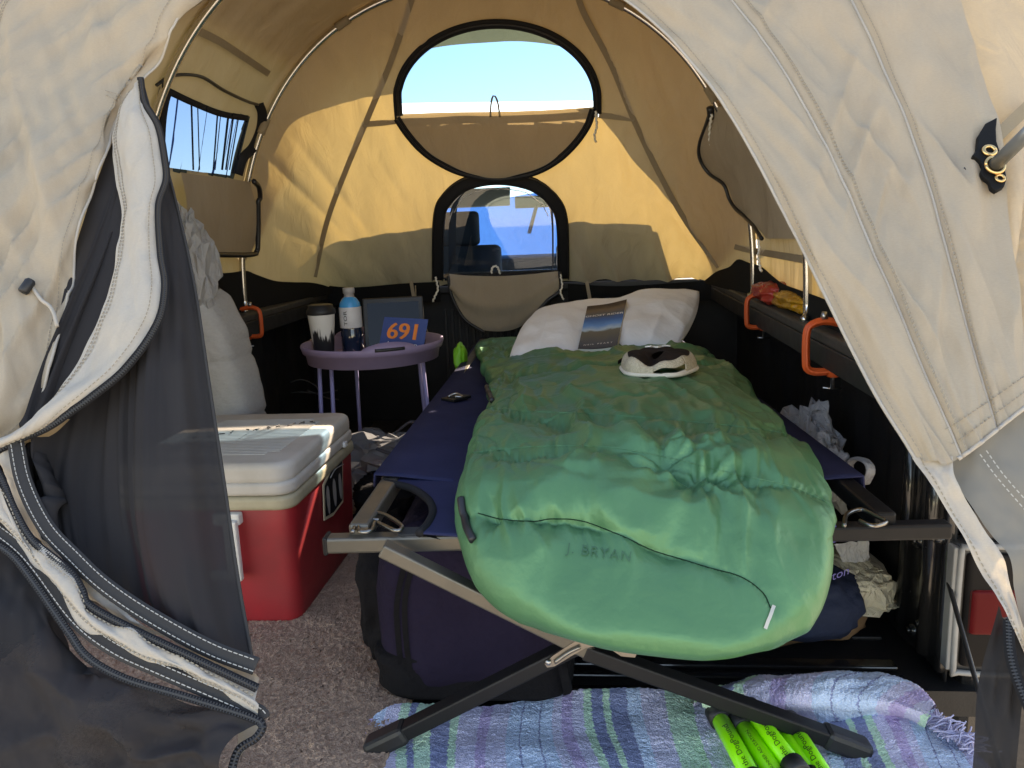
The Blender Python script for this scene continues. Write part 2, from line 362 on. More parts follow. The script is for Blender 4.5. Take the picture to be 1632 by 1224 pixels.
# ================================================================== PICKUP TRUCK
XL, XR, YE, YB = -1.24, .62, 1.40, 3.50      # inner bed sides, bed end, front bulkhead
truck = thing('pickup_truck', 'black pickup truck whose open bed holds the whole camp', 'truck', (TX, 2.4, -.85))
b = MB().box(((XL+XR)/2, (YE+YB)/2, -.03), (XR-XL+.2, YB-YE+.06, .05))
b.build('bed_floor', LINER, truck, smooth=False)
for i in range(14): MB().box((XL+.1+i*.13, 2.5, -.002), (.06, 1.9, .008)).build('floor_rib', LINER, truck, smooth=False, bevel=.003)
for sgn, X in ((-1, XL), (1, XR)):
    ys = np.linspace(YE, YB, 120); zs = np.linspace(-.03, .575, 14)
    corr = .012*np.clip(np.sin(ys*2*math.pi/.34)*2.2, -1, 1)
    G = np.array([[(X+sgn*(.012+corr[i]*.6)-sgn*.02*max(0, z-.45)/.1*.4, ys[i], z) for z in zs] for i in range(len(ys))])
    MB().grid(G if sgn > 0 else G[::-1]).build('bed_wall', LINER, truck, solid=.004)
    # rail: top cap and the down-turned lip
    xi = X-sgn*.115
    b = MB().box((xi+sgn*.085, (YE+YB)/2, .583), (.17, YB-YE+.02, .026)); rail = b.build('bed_rail', RAILCAP, truck, smooth=False, bevel=.006)
    MB().box((xi+sgn*.006, (YE+YB)/2, .545), (.012, YB-YE+.01, .05)).build('rail_lip', RUBBER, rail, smooth=False, bevel=.003)
    MB().box((X+sgn*.10, (YE+YB)/2, .12), (.12, YB-YE+.02, .86)).build('outer_side', TRUCK_PAINT, truck, smooth=False, bevel=.02)
    # vertical pressings and bolts of the end post
    for yy, rr in ((1.555, .014), (1.445, .016)):
        MB().tube([(X-sgn*.002, yy, .03), (X-sgn*.002, yy, .53)], rr, 10).build('end_post_rib', TRUCK_PAINT, truck)
    for yy, zz, rr in ((1.49, .235, .014), (1.45, .085, .011), (1.49, .05, .012), (1.41, .27, .007)):
        b = MB(); b.tube([(X+sgn*.006, yy, zz), (X-sgn*.012, yy, zz)], [rr*1.2, rr], 12); b.tube([(X-sgn*.010, yy, zz), (X-sgn*.018, yy, zz)], rr*.55, 6)
        b.build('bolt', TRUCK_PAINT, truck)
    G = rbox((X+sgn*.015, 1.50, .29), (.025, .20, .56), .01).build('end_post', TRUCK_PAINT, truck)
# bulkhead with vertical ribs
MB().box(((XL+XR)/2, YB+.01, .285), (XR-XL+.2, .02, .60)).build('front_bulkhead', LINER, truck, smooth=False)
for i in range(60):
    x = XL+.05+i*.031
    if -.65 < x < -.05: MB().bar((x, YB-.004, .18), (x, YB-.004, .50), .013, .012, up=(1, 0, 0)).build('bulkhead_rib', RUBBER, truck, smooth=False, bevel=.003)
MB().box(((XL+XR)/2, YB-.005, .585), (XR-XL, .05, .03)).build('bulkhead_cap', RUBBER, truck, smooth=False, bevel=.006)
# tailgate, lowered, with the ribbed lip at the bed end
MB().box((TX, 1.10, -.035), (XR-XL-.06, .52, .06)).build('tailgate', LINER, truck, smooth=False, bevel=.008)
for yy, zz, ww in ((1.352, .005, .014), (1.395, .008, .016), (1.44, .009, .03)):
    MB().box((TX, yy, zz/2), (XR-XL-.08, ww, zz)).build('bed_end_lip', TRUCK_PAINT, truck, smooth=False, bevel=.003)
MB().box((TX, .80, -.32), (1.95, .10, .16)).build('rear_bumper', TRUCK_PAINT, truck, smooth=False, bevel=.02)
# tail light on the right corner
tl = rbox((.70, 1.405, .148), (.135, .05, .25), .018).build('tail_light', mat('lamp_dark', (.03, .03, .03), .4), truck)
fr_ = cr([(.76, 1.376, .27), (.648, 1.376, .268), (.640, 1.376, .255), (.640, 1.376, .045), (.648, 1.376, .03), (.745, 1.376, .028), (.765, 1.376, .06), (.768, 1.376, .25)], 60)
MB().tube(fr_, .0055, 8).build('lamp_trim', mat('lamp_housing', (.28, .28, .27), .4, var=.3, vscale=20), tl)
MB().box((.634, 1.392, .15), (.012, .03, .235)).build('lamp_gasket', MATS['lamp_housing'], tl, smooth=False, bevel=.003)
rbox((.707, 1.379, .15), (.115, .02, .215), .012).build('lamp_cover', mat('lamp_smoke', (.008, .007, .007), .5, spec=.12), tl)
rbox((.707, 1.372, .15), (.10, .016, .085), .012).build('red_lens', mat('red_lens', (.085, .004, .005), .45, spec=.12), tl)
rbox((-1.33, 1.385, .148), (.135, .05, .25), .018).build('tail_light', MATS['lamp_housing'], truck)
cab_pts = cr([(.628, 1.402, .215), (.60, 1.25, .10), (.57, 1.08, -.003), (.56, .95, .0)], 30)
cab_pts = np.linspace(aY(1512, 930, 1.395), aY(1604, 1260, 1.02), 20)
MB().tube(cab_pts, .0042, 8).build('tailgate_cable', RUBBER, truck)
# cab in front of the bed
CY, CZ = 3.66, 1.155
b = MB()
b.box((TX, CY+.62, CZ-.015), (1.52, 1.26, .05))                        # roof
b.box((TX, CY-.005, .30), (1.62, .05, .70))                            # panel under the rear window
for s in (-1, 1):
    b.box((TX+s*.62, CY, .88), (.30, .05, .46)); b.box((TX+s*.76, CY+.62, .30), (.06, 1.26, .70))
    b.bar((TX+s*.72, CY+1.22, 1.10), (TX+s*.76, CY+1.75, .62), .07, .06)
    b.box((TX+s*.74, CY+.62, .88), (.05, .09, .46))
b.box((TX, CY, 1.075), (1.0, .05, .06))
b.build('cab_shell', TRUCK_PAINT, truck, smooth=False, bevel=.02)
b = MB().box((TX, CY+.62, CZ-.05), (1.44, 1.14, .016)); b.build('headliner', mat('headliner', (.33, .32, .30), .95, bump=[(60, .3, .003)]), truck, smooth=False)
glassm = screen_mat('tinted_glass', (.8, .85, .9), .93, (.26, .40, .58), gloss=1, rough=.02)
MB().add([(TX-.47, CY, .64), (TX+.47, CY, .64), (TX+.47, CY, 1.046), (TX-.47, CY, 1.046)], [(0, 1, 2, 3)]).build('rear_window', glassm, truck, smooth=False)
MB().add([(TX-.70, CY+1.72, .66), (TX+.70, CY+1.72, .66), (TX+.66, CY+1.26, 1.09), (TX-.66, CY+1.26, 1.09)], [(0, 1, 2, 3)]).build('windscreen', screen_mat('clear_glass', (.9, .9, .9), .95, (.86, .93, 1), gloss=1, rough=.02), truck, smooth=False)
b = MB(); Gq = np.array([[(TX+w*(.68-.04*v), CY+1.68-.40*v+.012*math.sin(w*9), .66+.36*v+(.02*math.sin(w*5+1))*v) for v in np.linspace(0, 1, 14)] for w in np.linspace(-1, 1, 40)]); b.grid(Gq).build('cab_reflection_sheet', cloth_mat('reflection_blue', (.05, .14, .34), (.12, .34, .72), .45), truck)  # added blue cloth, standing in for reflections in the cab window
dk = mat('dash_dark', (.03, .036, .04), .7)
MB().box((TX, CY+1.5, .60), (1.4, .42, .12)).build('dashboard', dk, truck, smooth=False, bevel=.03)
for x in (TX-.34, TX+.40):
    rbox((x, CY+.42, .55), (.46, .16, .42), .06).build('seat_back', dk, truck)
    rbox((x, CY+.42, .845), (.25, .10, .17), .045).build('headrest', dk, truck)
rbox((TX+.02, CY+1.22, .985), (.24, .03, .07), .014).build('rear_view_mirror', RUBBER, truck)
MB().bar((TX+.03, CY+1.22, .965), (TX-.02, CY+1.2, .80), .045, .012).build('mirror_tag', RUBBER, truck, smooth=False, bevel=.004)
for x, a in ((TX-.33, .08), (TX+.36, .02)):
    MB().box((x, CY+1.14, 1.02), (.42, .014, .12), Matrix.Rotation(-.5, 3, 'X')).build('sun_visor', mat('visor', (.36, .32, .25), .9), truck, smooth=False, bevel=.004)

# ================================================================== TENT
tent = thing('truck_tent', 'tan canvas tent on steel hoops pitched over the truck bed', 'tent', (TX, 2.2, .0))
def wr_front(u, v, P):
    folds = .013*fbm(np.stack([P[:, 0]*7, P[:, 1]*0+P[:, 2]*2.2, P[:, 1]*2], 1), 3, 3)
    return folds+.010*ridged(np.stack([P[:, 0]*9+P[:, 2]*4, P[:, 2]*3, P[:, 1]*0], 1), 5)*np.clip(np.abs(P[:, 0]-TX)*2.2, .15, 1)+.005*ridged(np.stack([P[:, 0]*24, P[:, 2]*4, P[:, 1]*0], 1), 6)*np.clip(1.15-P[:, 2], 0, 1)
ths = np.linspace(math.pi-.002, .002, 230); yy = np.linspace(Y_HOOP, 3.456, 130)
G = np.array([[tent_pt(t, y) for y in yy] for t in ths]); G = facing(G)
ell = [(793+158*math.cos(a), 155+119*math.sin(a)) for a in np.linspace(math.pi, 2*math.pi, 40)]
WIN = [(632, 192)]+ell+[(955, 186)]
ARCH = [(703, 446), (706, 335), (722, 306), (755, 285), (797, 279), (845, 287), (878, 310), (890, 345), (893, 446)]
holed(disp(G, wr_front), [WIN, ARCH]).build('front_wall', CANVAS, tent)
# sides and roof between the hoops
def wr_vault(u, v, P):
    return .009*fbm(np.stack([P[:, 1]*8, P[:, 2]*2, P[:, 0]*2], 1), 3, 9)+.007*ridged(np.stack([P[:, 1]*11, P[:, 2]*1.3, P[:, 0]], 1), 4)*np.clip(1.25-P[:, 2], 0, 1)
ths2 = math.pi/2+math.pi/2*np.sign(np.linspace(1, -1, 280))*np.abs(np.linspace(1, -1, 280))**.8*.9995; yy2 = np.linspace(Y_REAR-.05, Y_HOOP+.004, 90)
G = np.array([[tent_pt(t, y) for y in yy2] for t in ths2]); G = facing(G)
SIDEWIN = [(258, 142), (300, 160), (345, 178), (390, 188), (366, 280), (300, 272), (250, 262)]
holed(disp(G, wr_vault), [SIDEWIN]).build('side_and_roof', CANVAS, tent)
# fly over the roof and its visor in front; the visor's edge is where the sun line of the photograph is
ths3 = np.linspace(2.35, .16, 120); yy3 = np.linspace(Y_REAR-.12, Y_HOOP, 20)
FLY = cloth_mat('canvas_fly', (.38, .325, .26), (.56, .41, .18), .24)
MB().grid(np.array([[tent_pt(t, y, .05) for y in yy3] for t in ths3])).build('rain_fly', FLY, tent)
wpx = [(378, 432), (395, 392), (430, 290), (465, 197), (540, 165), (630, 146), (720, 140), (790, 139), (870, 150), (950, 183), (1010, 250), (1070, 325), (1136, 425), (1150, 440)]
sv = [.03, .05, .08, .12, .17, .20, .21, .21, .20, .18, .13, .09, .05, .03]
edge = [tent_hit(x, y)+SUN*s*1.56 for (x, y), s in zip(wpx, sv)]
hoopc = [tent_pt(t, Y_HOOP, .05) for t in np.linspace(math.pi-.10, .16, 40)]
MB().grid(loft([hoopc, edge], 14, 90)).build('fly_visor', FLY, tent)
# hoops
for y in (Y_HOOP-.02, 2.03):
    P = [tent_pt(t, y, -.022) for t in np.linspace(math.pi-.0015, .0015, 90)]
    P = [np.array([P[0][0]+.02, y-.05, .60])]+P+[np.array([P[-1][0]-.02, y-.05, .60])]
    MB().tube(cr(P, 110), .0105, 12).build('hoop_pole', POLE, tent)
# pole sleeves hold the front hoop
for t in (2.55, 2.05, 1.1, .62):
    P = [tent_pt(t+d, Y_HOOP-.02, -.022) for d in np.linspace(-.03, .03, 6)]; MB().tube(P, .013, 10).build('pole_sleeve', SEAM, tent)
def th(pts, off=.004): return np.array([tent_hit(x, y, off) for x, y in pts])
def tpath(pts, n=80, off=.004):
    Q = cr([(x, y, 0) for x, y in pts], n); return np.array([tent_hit(x, y, off) for x, y, _ in Q])
# seams of the front wall
for pts in ([(668, -40), (655, 0), (625, 90), (590, 175), (550, 270), (520, 350), (498, 440)], [(915, -40), (930, 15), (975, 100), (1012, 190), (1055, 280), (1095, 350), (1150, 425)],
            [(577, 196), (605, 194), (630, 191)], [(955, 181), (985, 184), (1013, 187)], [(300, 40), (345, 62), (385, 88), (425, 115)], [(1175, 392), (1210, 400), (1300, 415)]):
    MB().grid(ribbon(tpath(pts, 60, .010), .020, to_cam)).build('seam_tape', SEAM, tent)
MB().grid(ribbon(tpath([(634, 187), (720, 184), (800, 183), (880, 180), (954, 175)], 40, .012), .034, to_cam)).build('seam_tape', CANVAS_FLAP, tent)  # extra ribbon, added to cover the ragged cut and smooth its shadow
# round window: black zip arc above, folded-down flap below
arc = [(636, 190)]+[(793+160*math.cos(a), 156+121*math.sin(a)) for a in np.linspace(math.pi*1.02, 2*math.pi-.06, 26)]+[(953, 178)]
MB().grid(ribbon(tpath(arc, 140, .014), .030, to_cam, m=4)).build('window_zipper', TAPE, tent, solid=.004)
MB().tube(tpath([(x*1.0, y) for x, y in arc], 140, .020), .0035, 6).build('window_zipper', ZIP, tent)
lowarc = [(632, 180), (650, 206), (672, 230), (700, 250), (735, 266), (780, 275), (815, 274), (855, 265), (890, 246), (918, 220), (938, 192), (948, 166)]
A = tpath([(632, 178), (720, 175), (800, 174), (880, 170), (950, 165)], 50, .030); B = tpath(lowarc, 50, .034)
Gf = facing(loft([A, B], 24, 50))
MB().grid(disp(Gf, lambda u, v, P: .006*fbm(np.stack([P[:, 0]*5, P[:, 2]*6, P[:, 1]], 1), 2, 2))).build('window_flap', CANVAS_FLAP, tent)
MB().grid(ribbon(tpath(lowarc, 120, .038), .026, to_cam, m=4)).build('flap_zipper', TAPE, tent, solid=.004)
MB().tube(tpath(lowarc, 120, .043), .0035, 6).build('flap_zipper', ZIP, tent)
MB().tube(np.array([tent_hit(x, y, .045) for x, y in cr([(783, 176, 0), (784, 155, 0), (787, 143, 0), (791, 144, 0), (795, 155, 0), (798, 176, 0)], 20)[:, :2]]), .0035, 6, r2=.4).build('tie_loop', SEAM, tent)
MB().grid(loft([tpath([(640, 167), (790, 165), (945, 163)], 30, -.01), tpath([(640, 140), (670, 80), (793, 32), (915, 80), (945, 138)], 30, -.01)], 14, 30)).build('window_screen', MESH_FINE, tent)  # ends above the flap so a strip of sun passes untinted
def cord(parent, pts, r, off, m=None, f=None):
    P = tpath(pts, 24, off) if f is None else np.array([f(x, y) for x, y in cr([(x, y, 0) for x, y in pts], 24)[:, :2]])
    P = P+np.stack([.002*np.sin(np.arange(24)*1.7), 0*np.arange(24), .002*np.cos(np.arange(24)*2.1)], 1)
    return MB().tube(P, r, 6).build('tie_cord', m or mat('cord_white', (.72, .69, .62), .9), parent)
cord(tent, [(952, 168), (954, 190), (950, 205), (952, 216)], .004, .04)
# sleeve window to the cab
arch_mid = [(698, 442), (700, 345), (713, 312), (745, 288), (797, 280), (850, 290), (882, 315), (896, 350), (898, 440)]
MB().grid(ribbon(tpath(arch_mid, 120, .016), .050, to_cam, m=5)).build('sleeve_zipper', TAPE, tent, solid=.005)
for dx in (-8, 8):
    MB().tube(tpath([(797+(x-797)*(1+dx/100), 440+(y-440)*(1+dx/150)) for x, y in arch_mid], 120, .024), .0026, 6).build('sleeve_zipper', ZIP, tent)
inner = [(714, 440), (716, 350), (728, 322), (755, 303), (797, 297), (842, 303), (868, 325), (878, 355), (880, 440)]
P = tpath(inner, 90, -.02); MB().grid(np.stack([P, P+np.array([0, .12, 0.03]), P+np.array([0, .2, .03])])).build('cab_sleeve', mat('sleeve_cloth', (.02, .02, .02), .95), tent)
P = tpath(inner, 60, -.004); b = MB(); b.v = [tuple(p) for p in P]; b.f = [tuple(range(len(P)))]
b.build('clear_vinyl', screen_mat('vinyl', (.8, .8, .8), .94, (.93, .95, .97), gloss=1, rough=.12), tent, smooth=False)
b = MB(); Pb = tpath([(724, 335), (737, 314), (762, 301), (797, 297), (838, 303), (864, 322), (874, 340)], 90, .018); b.tube(Pb+.0015*rng.normal(size=Pb.shape), .0016, 5); b.build('frayed_edge', THREAD_W, tent)
A = [aY(x, y, 3.385) for x, y in ((716, 438), (760, 440), (800, 440), (850, 437), (890, 433))]
Bp = [aY(x, y, 3.36) for x, y in ((722, 470), (742, 505), (775, 526), (830, 520), (892, 462))]
Mp = [aY(x, y, 3.34) for x, y in ((717, 455), (745, 482), (800, 490), (850, 482), (892, 450))]
Gs = disp(facing(loft([A, Mp, Bp], 24, 50)), lambda u, v, P: .008*np.sin(u*14+2*v)*u+.006*fbm(P*6, 2, 1))
sf = MB().grid(Gs).build('sleeve_flap', CANVAS_FLAP, tent)
MB().tube(cr([aY(x, y, 3.345) for x, y in ((714, 440), (720, 472), (740, 508), (772, 530))], 40), .007, 8).build('flap_zipper', ZIP, tent)
MB().tube(cr([aY(x, y, 3.335) for x, y in ((892, 433), (893, 462), (872, 480), (850, 505), (838, 520))], 40), .008, 8).build('flap_zipper', ZIP, tent)
for pts in ([(694, 442), (698, 460), (694, 470), (690, 481)], [(893, 438), (896, 455), (893, 465), (898, 477)], [(783, 436), (785, 426), (792, 425), (797, 436)]):
    cord(tent, pts, .0042, 0, f=lambda x, y: aY(x, y, 3.33))
# black skirt between canvas and bed
for pts, dy in (([(455, 448), (500, 452), (560, 458), (640, 452), (700, 449)], .0), ([(905, 452), (980, 456), (1060, 452), (1135, 446)], .0)):
    A = np.array([aY(x, y, 3.375) for x, y in pts]); MB().grid(loft([A, A+np.array([0, .01, -.085])], 4, 30)).build('skirt', SKIRT, tent)
A = tpath([(330, 436), (360, 434), (384, 431), (400, 437), (430, 447), (460, 449), (490, 449), (525, 453), (565, 457)], 60, .02); B = A.copy(); B[:, 2] = .592; MB().grid(loft([A, B], 6, 60)).build('skirt', SKIRT, tent)
A = tpath([(1132, 446), (1150, 432), (1172, 424), (1186, 412), (1205, 418), (1225, 424), (1245, 440), (1262, 452), (1290, 462), (1330, 476), (1380, 498)], 60, .022); B = A.copy(); B[:, 2] = .592
MB().grid(loft([A, B], 6, 60)).build('skirt', SKIRT, tent)
for x in (655, 935): MB().bar(aY(x, 448, 3.37), aY(x+6, 482, 3.37), .014, .003, up=(0, 1, 0.01)).build('strap', CANVAS_FLAP, tent, smooth=False)
MB().tube(cr([aY(x, y, 3.36) for x, y in ((662, 455), (664, 480), (672, 505), (682, 530))], 20), .005, 6, r2=.5).build('strap', CANVAS_FLAP, tent)
# left side window
MB().tube(tpath([(243, 132), (262, 119), (290, 115), (318, 120), (350, 140), (385, 157), (406, 164)], 80, .012), .006, 8, r2=.7).build('window_zipper', ZIP, tent)
MB().grid(ribbon(tpath([(406, 162), (411, 178), (408, 205), (396, 232), (380, 250), (372, 276)], 60, .016), .030, to_cam, m=4)).build('window_zipper', TAPE, tent, solid=.005)
MB().grid(ribbon(tpath([(262, 142), (300, 160), (345, 178), (390, 186)], 50, .012), .018, to_cam)).build('screen_edging', TAPE, tent, solid=.003)
MB().grid(ribbon(tpath([(262, 142), (256, 165), (252, 200), (250, 262)], 50, .012), .018, to_cam)).build('screen_edging', TAPE, tent, solid=.003)
MB().grid(ribbon(tpath([(390, 186), (380, 225), (366, 275)], 30, .010), .008, to_cam)).build('screen_edging', TAPE, tent, solid=.003)
Gm = loft([tpath([(255, 138), (300, 156), (345, 174), (395, 184)], 90, .0), tpath([(245, 270), (300, 276), (340, 280), (370, 284)], 90, .0)], 20, 90)
MB().grid(disp(Gm, lambda u, v, P: .010*ridged(np.stack([v*11, u*.6, v*0], 1), 3)+.004*np.sin(v*60))).build('window_screen', MESH_WIN, tent)
for x0, x1, w in ((303, 306, 1.6), (313, 316, 1), (345, 338, 1.5), (350, 341, .9), (362, 352, 2.2), (370, 358, 1.8), (378, 364, 1.4)):
    MB().tube(tpath([(x0, 150+(x0-262)*.33), (x1, 270)], 12, .004), .0016*w, 6).build('screen_pleat', MESH_BLACK, tent)
A = tpath([(262, 268), (300, 273), (345, 279), (378, 284)], 40, .045); Bq = tpath([(262, 400), (300, 405), (345, 405), (381, 400)], 40, .05); Mq = tpath([(262, 330), (300, 335), (345, 340), (386, 345)], 40, .065)
MB().grid(disp(facing(loft([A, Mq, Bq], 26, 40)), lambda u, v, P: .004*fbm(P*7, 2, 3))).build('window_flap', CANVAS_FLAP, tent)
MB().tube(tpath([(374, 280), (384, 295), (385, 340), (384, 380), (382, 398), (370, 404), (330, 404), (262, 401)], 90, .066), .0085, 8).build('flap_zipper', ZIP, tent)
# right side window flap, half unzipped
fl = [(1147, 165), (1138, 190), (1126, 222), (1127, 245), (1142, 268), (1168, 288), (1178, 312), (1190, 330), (1215, 352), (1234, 378)]
A = tpath(fl, 60, .03); Bq = tpath([(1165, 165), (1200, 200), (1230, 250), (1262, 300), (1290, 350), (1300, 380)], 60, .012)
MB().grid(disp(facing(loft([A, Bq], 20, 60)), lambda u, v, P: .006*fbm(P*8, 2, 5))).build('window_flap', CANVAS_FLAP, tent)
MB().tube(tpath(fl, 90, .036), .006, 8).build('flap_zipper', ZIP, tent)
MB().tube(tpath([(1147, 162), (1149, 180)], 6, .04), .012, 8).build('zipper_pull', ZIP, tent)
cord(tent, [(1154, 172), (1151, 195), (1150, 210), (1153, 224)], .004, .05); cord(tent, [(1236, 380), (1238, 395), (1236, 410), (1241, 430)], .004, .05)

# ---- rear wall: two canvas panels left and right of the open door
def rp(pts, off=0.0, n=None):
    P = [rear(x, y, off) for x, y in pts]; return cr(P, n) if n else P
E1 = [(700, -190), (850, -110), (1000, 0), (1092, 92), (1170, 200), (1240, 322), (1312, 465), (1385, 612), (1440, 702), (1462, 740)]
S1 = [(850, -200), (1000, -110), (1115, 0), (1170, 75), (1250, 190), (1308, 320), (1325, 400), (1378, 480), (1420, 580), (1490, 733)]
S2 = [(1050, -230), (1230, -110), (1305, 0), (1322, 140), (1362, 270), (1420, 420), (1470, 570), (1530, 729)]
E2 = [(1250, -260), (1470, -120), (1530, 0), (1556, 90), (1585, 190), (1602, 300), (1622, 480), (1645, 640)]
def wr_rear(u, v, P):
    w = .013*fbm(np.stack([u*4, v*6, 0*u], 1), 3, 21)*np.clip(v*6, 0, 1)
    band = np.exp(-((u-.45)/.22)**2)
    w = w+.005*ridged(np.stack([v*9-u*10, u*4+v*3, 0*u], 1), 44)+.009*band*ridged(np.stack([v*15+u*7, u*2.5, 0*u], 1), 8)+.004*band*noise(np.stack([v*34+u*16, u*5, 0*u], 1), 12)
    w = w+.004*np.exp(-((u-.05)/.08)**2)*noise(np.stack([v*22, u*6, 0*u], 1), 2)
    for s in (1/3, 2/3): w = w*(1-.8*np.exp(-((u-s)/.05)**2))-.007*np.exp(-((u-s)/.018)**2)
    return w
Gr = facing(loft([rp(E1), rp(S1, .018), rp(S2, .014), rp(E2)], 150, 260)); flip = np.linalg.norm(Gr[0, 130]-rp(E1, 0, 260)[130]) > .05
Gr = disp(Gr[::-1] if flip else Gr, wr_rear, -1 if flip else 1)
MB().grid(Gr).build('door_wall', CANVAS, tent)
def ong(G, k, lift=.002): P = G[int(k*(G.shape[0]-1))]; return P+to_cam(P)*lift
for k, q in ((1/3, .0015), (2/3, .0015), (0, 0)): MB().tube(ong(Gr, k, q), .0026, 6).build('felled_seam', CANVAS_STRIP, tent)
stitches(tent, [ong(Gr, 1/3+.030), ong(Gr, 1/3+.008), ong(Gr, 2/3+.024), ong(Gr, .045), ong(Gr[:, :], 1/3+.042)], THREAD)
# hem of that panel
hem = Gr[int(.30*149):, -1]; hem2 = Gr[int(.30*149):, -5]; MB().tube(hem, .003, 6).build('hem', CANVAS_STRIP, tent); stitches(tent, [hem2, Gr[int(.3*149):, -9]], THREAD)
# strip along the opening below the hem, grey mesh beside it
SA = [(1455, 728), (1500, 800), (1560, 902), (1600, 976), (1645, 1066), (1690, 1180)]; SB = [(1518, 728), (1522, 765), (1562, 832), (1598, 888), (1614, 945), (1640, 1020), (1690, 1110)]
Gs = disp(facing(loft([rp(SA, .004), rp(SB, .008)], 16, 120)), lambda u, v, P: .006*fbm(np.stack([u*2, v*9, 0*u], 1), 2, 4)); MB().grid(Gs).build('door_strip', CANVAS_STRIP, tent)
stitches(tent, [Gs[3 if np.linalg.norm(Gs[0, 60]-rp(SA, 0, 120)[60]) < np.linalg.norm(Gs[-1, 60]-rp(SA, 0, 120)[60]) else -4]], THREAD)
Gs = disp(facing(loft([rp(SB, -.006), rp([(1560, 690), (1600, 720), (1660, 800), (1700, 900), (1720, 960), (1740, 1020), (1760, 1110)], -.004), rp([(1650, 620), (1700, 680), (1760, 760), (1800, 860), (1820, 940), (1830, 1020), (1850, 1100)], 0)], 40, 80)),
          lambda u, v, P: .012*fbm(np.stack([u*3, v*4, 0*u], 1), 3, 6)); MB().grid(Gs).build('side_screen', MESH_GREY, tent)
stitches(tent, [rp([(1562, 724), (1590, 762), (1640, 820)], .006, 60), rp([(1572, 718), (1600, 757), (1648, 812)], .006, 60)], THREAD_W)
# dark lower screen at the bottom right with its zip
LA = [(1592, 965), (1574, 1040), (1560, 1120), (1548, 1240)]; LB = [(1660, 1090), (1690, 1150), (1700, 1200), (1720, 1290)]
Gs = disp(facing(loft([rp(LA, -.01), rp(LB, -.005)], 40, 60)), lambda u, v, P: .01*fbm(np.stack([u*5, v*2, 0*u], 1), 2, 3)); MB().grid(Gs).build('lower_screen', screen_mat('low_right', (.034, .031, .030), .04), tent)
zip_line(tent, rp([(1607, 985), (1610, 1040), (1622, 1085), (1645, 1140)], .004), .012, .006)
# right side behind that panel, and the awning wing the sun shines through
e2 = np.array(rp(E2, 0, 60))
wing = np.array([[p[0]+.55, p[1]+.22, p[2]+.05] for p in e2])
Gw = loft([e2+np.array([-.004, .03, 0]), wing], 60, 120); Gw = disp(Gw, lambda u, v, P: (.018*ridged(np.stack([u*9+v*6, v*1.2, 0*u], 1), 3)+.01*np.sin(u*40+v*12))*np.clip(v*3-1.3, 0.05, 1))
MB().grid(Gw).build('awning_wing', CANVAS, tent)
# awning bracket, rivets and the pole end
hub_px = [(1590, 186), (1571, 196), (1559, 216), (1557, 238), (1550, 247), (1562, 254), (1567, 264), (1563, 274), (1566, 280), (1577, 288), (1580, 298), (1588, 304), (1601, 297), (1605, 284), (1601, 262), (1596, 246), (1589, 225), (1588, 205)]
Q = [rear(x, y, .022) for x, y in hub_px]; b = MB(); n = len(Q)
b.v = [tuple(p) for p in Q]+[tuple(p-REAR_N*.010) for p in Q]; b.f = [tuple(range(n)), tuple(range(2*n-1, n-1, -1))]+[(i, i+n, (i+1) % n+n, (i+1) % n) for i in range(n)]
hub = b.build('awning_bracket', mat('leatherette', (.008, .008, .008), .7, spec=.15, bump=[(120, .2, .002)]), tent, smooth=False, bevel=.002)
for x, y, r in ((1577, 240, .0085), (1594, 284, .006)):
    c = rear(x, y, .024); ax = REAR_N; b = MB(); tcirc = [c+r*(math.cos(a)*np.array([1, 0, 0])+math.sin(a)*_n(np.cross(ax, [1, 0, 0]))) for a in np.linspace(0, 2*math.pi, 20)]
    b.tube(tcirc, r*.36, 8); b.build('rivet', BRASS, hub)
p0 = rear(1586, 263, .03); p1 = p0+np.array([.30, -.10, .25]); p1 = aP(1640, 205, p0+np.array([.2, -.05, 0]), (1, 0, 0)) if False else aY(1660, 190, p0[1]-.10)
MB().tube([p0, p0*.5+p1*.5, p1], .0105, 12).build('awning_pole', mat('pole_grey', (.20, .21, .21), .35, .6), tent)
b = MB(); c = p0; ax = _n(p1-p0); x1 = _n(np.cross(ax, [0, 0, 1])); y1 = np.cross(ax, x1); b.tube([c+.0135*(math.cos(a)*x1+math.sin(a)*y1) for a in np.linspace(0, 2*math.pi, 22)], .0028, 8); b.build('pole_grommet', BRASS, tent)
MB().grid(ribbon([rear(1588, 218, .006), rear(1612, 195, .0), rear(1660, 150, -.005)], .020, to_cam, n=12)).build('seam_tape', SEAM, tent)
MB().tube(cr(rp([(1537, 267), (1543, 279), (1546, 287), (1551, 295), (1557, 299)], .012), 20), .0009, 5).build('loose_thread', ZIP, tent)

# left panel
CL = [(640, -190), (500, -120), (330, 0), (268, 72), (222, 127), (195, 165), (178, 205), (172, 240), (150, 300), (120, 390), (112, 450), (95, 515), (78, 590), (45, 660), (-8, 712)]
BL = [(560, -210), (400, -120), (232, 5), (165, 100), (130, 160), (95, 270), (60, 370), (28, 445), (-10, 520), (-50, 620), (-80, 720)]
AL = [(50, -270), (-180, -120), (-300, 60), (-310, 300), (-290, 500), (-250, 740)]
def wr_left(u, v, P):
    w = .018*fbm(np.stack([u*5, v*6, 0*u], 1), 3, 33)+.010*ridged(np.stack([v*9-u*9, u*3+v*2, 0*u], 1), 14)*np.clip(v*3-.3, 0, 1)+.008*ridged(np.stack([v*18+u*16, u*5-v*4, 0*u], 1), 15)*np.clip(u*2-.7, 0, 1)+.004*noise(np.stack([v*40-u*30, u*8, 0*u], 1), 16)
    w = w*(1-.7*np.exp(-((u-.5)/.04)**2)); return w-.006*np.exp(-((u-.5)/.012)**2)
GL = loft([rp(AL), rp(BL, .016), rp(CL)], 110, 240); sg = 1 if (gnormals(GL)*(CAM-GL)).sum() > 0 else -1
